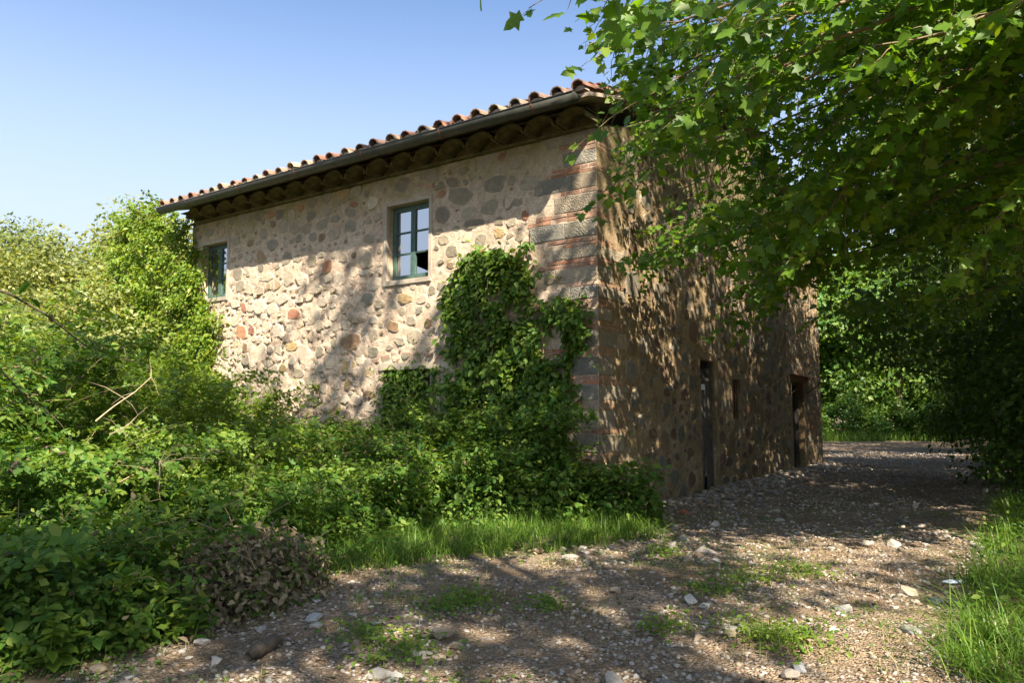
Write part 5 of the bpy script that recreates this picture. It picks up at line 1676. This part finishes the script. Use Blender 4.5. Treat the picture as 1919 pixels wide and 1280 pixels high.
# loose rocks one could pick up, by look and place
ROCKS = [('pale grey oblong rock standing out on the shaded gravel', 590, 1160, 0.17, (0.48, 0.46, 0.44)), ('squarish light stone beside the brush heap', 592, 1130, 0.12, (0.46, 0.44, 0.42)),
         ('flat pale slab on the sunny hump', 1150, 1300 - 20, 0.2, (0.5, 0.44, 0.36)), ('grey cobble below the shield of weeds', 715, 1262, 0.15, (0.38, 0.35, 0.31)), ('rounded tan cobble at the lower edge', 745, 1268, 0.14, (0.46, 0.43, 0.40)),
         ('long brown stone on the hump', 830, 1198, 0.2, (0.36, 0.28, 0.22)), ('white angular rock among mid track weeds', 1488, 1163, 0.1, (0.55, 0.54, 0.53)), ('pale pointed stone at the weed clump', 1500, 1248, 0.12, (0.52, 0.52, 0.53)),
         ('pair forming grey cobble beside the hollow', 1375, 1180, 0.16, (0.33, 0.30, 0.26)), ('mossy squat stone beside the hollow', 1365, 1190, 0.14, (0.30, 0.25, 0.16)), ('round stone at the hollow rim', 1388, 1172, 0.09, (0.36, 0.31, 0.27)),
         ('light grey round stone behind the weeds', 1318, 1138, 0.12, (0.48, 0.47, 0.46)), ('long light stone in the shade line', 1295, 1130, 0.16, (0.46, 0.44, 0.42)), ('flat stone at the edge of the wheel rut', 1320, 1037, 0.28, (0.36, 0.32, 0.28)),
         ('pale flat stone alone on the wheel rut', 1755, 1125, 0.16, (0.50, 0.46, 0.41)), ('long buff stone in the sunny rut', 1700, 1106, 0.2, (0.50, 0.40, 0.30)), ('dark flat stone in the blue shaded rut', 1705, 1183, 0.14, (0.30, 0.28, 0.27)),
         ('wide grey stone half sunk in the shade', 1580, 1142, 0.17, (0.38, 0.35, 0.33)), ('whitish stone at the foot of the gable', 1340, 985, 0.2, (0.52, 0.47, 0.41)), ('rubble lump under the canopy door', 1482, 880, 0.32, (0.46, 0.38, 0.30)),
         ('reddish brick fragment at the gable corner', 1285, 962, 0.2, (0.42, 0.14, 0.08)), ('tilted slab of stone against the gable foot', 1245, 975, 0.3, (0.42, 0.36, 0.29))]
for lab, px, py, s, col in ROCKS:
    d = ray(px, py); kk = (0.03 - CAM_H) / d[2]; p = np.array([0, 0, CAM_H]) + kk * d
    V0, F0 = I2
    sh = np.array([rng.uniform(1.0, 1.4), rng.uniform(0.7, 1.0), rng.uniform(0.5, 0.75)])
    f = 1 + 0.28 * (fbm(V0[:, 0] * 1.6 + px, V0[:, 1] * 1.6 + V0[:, 2] * 1.3, 161, 3) - 0.44) + rng.uniform(-0.04, 0.04, len(V0))
    V = cut(V0, 13) * (0.4 + 0.6 * f[:, None]) * (1 + rng.uniform(-0.04, 0.04, (len(V0), 1))) * sh * s * 0.5
    o = bpy.data.objects.new('rock', np_mesh('rock', V, F0.ravel(), np.full(len(F0), 3), M['pebble'], np.tile(np.array(col) * 0.78, (len(V0), 1)), False)); link(o)
    o.location = (p[0], p[1], float(track_h(p[0], p[1])) + s * sh[2] * 0.16); o.rotation_euler = (rng.uniform(-0.2, 0.2), rng.uniform(-0.2, 0.2), rng.uniform(0, 6.28))
    tag(o, lab, 'rock', 'loose rocks on the track')

# rubble along the foot of the gable
n = 900
s_ = rng.uniform(1.8, 14, n); o_ = np.abs(rng.normal(size=n)) * 0.5 + 0.03
bx_ = CORNER[0] + DS[0] * s_ + (-DF[0]) * o_; by_ = CORNER[1] + DS[1] * s_ + (-DF[1]) * o_
V, l, c, t = pebbles(bx_, by_, rng.uniform(0.05, 0.16, n), I1, 0.2)
o = bpy.data.objects.new('rubble', np_mesh('rubble', V, l, c, M['pebble'], t, True)); link(o); tag(o, 'rubble strip along the foot of the gable wall', kind='stuff')

# ------------------------------------------------------------------ small things
def ground_at(px, py, z=0.03):
    d = ray(px, py); kk = (z - CAM_H) / d[2]; p = np.array([0, 0, CAM_H]) + kk * d; p[2] = float(track_h(p[0], p[1])); return p


p0, p1 = ground_at(465, 1240), ground_at(525, 1200)
lg = MB(); L_ = p1 - p0; m = 7
q = np.array([np.array([0, 0, 0.045]) + L_ * f for f in np.linspace(0, 1, m)]) + rng.normal(size=(m, 3)) * 0.008
lg.tube(q, [0.03, 0.045, 0.05, 0.046, 0.05, 0.042, 0.025], 9)
o = lg.build('log', M['bark'], None, True); o.location = p0; tag(o, 'short rotten log lying by the dead brush', 'log')
st = MB(); a = ground_at(1690, 1285); b = at(1645, 1205, a[1] - 0.1)
st.tube(np.array([a, (a + b) / 2 + np.array([0.03, 0, 0.02]), b]) - a, [0.004, 0.004, 0.002], 5)
o = st.build('dry_stalk', M['drystem']); o.location = a; tag(o, 'pale dry grass stalk bending over the wheel rut', 'stalk')
st = MB(); a = ground_at(1865, 1070); b = at(1790, 1020, a[1] + 0.5)
st.tube(np.array([a, (a + b) / 2 + np.array([0.0, 0, 0.08]), b]) - a, [0.008, 0.007, 0.004], 5)
o = st.build('dead_stick', M['drystem']); o.location = a; tag(o, 'dead stick leaning out of the verge grass', 'stick')
c = ground_at(1785, 1092)
V0, F0 = I2
V = V0 * (1 + 0.5 * (fbm(V0[:, 0] * 3, V0[:, 1] * 3 + V0[:, 2] * 2, 171, 3) - 0.44))[:, None] * np.array([0.10, 0.045, 0.022])
o = bpy.data.objects.new('plastic_scrap', np_mesh('plastic_scrap', V, F0.ravel(), np.full(len(F0), 3), M['litter'], None, False)); link(o); o.location = (c[0], c[1], c[2] + 0.012); tag(o, 'crumpled bluish white plastic scrap at the verge', 'litter')
# flowering stalks in the verge
for lab, px, py, tx, ty in (('white umbel flower stalk leaning over the verge', 1900, 1090, 1870, 1035),):
    a = ground_at(px, py); b = at(tx, ty, a[1] - 0.1)
    root = empty('flower_stalk', tuple(a)); tag(root, lab, 'flower')
    s = MB(); s.tube(np.array([a, (a + b) / 2 + np.array([0.02, 0, 0.03]), b]) - a, [0.004, 0.003, 0.002], 5); s.build('stem', M['grass'], root)
    f = MB()
    for k in range(26):
        cpt = b - a + rng.normal(size=3) * np.array([0.03, 0.03, 0.008])
        f.add(cpt + I1[0] * 0.0035, [tuple(t) for t in I1[1]])
    f.build('blossom', M['cloth'], root)
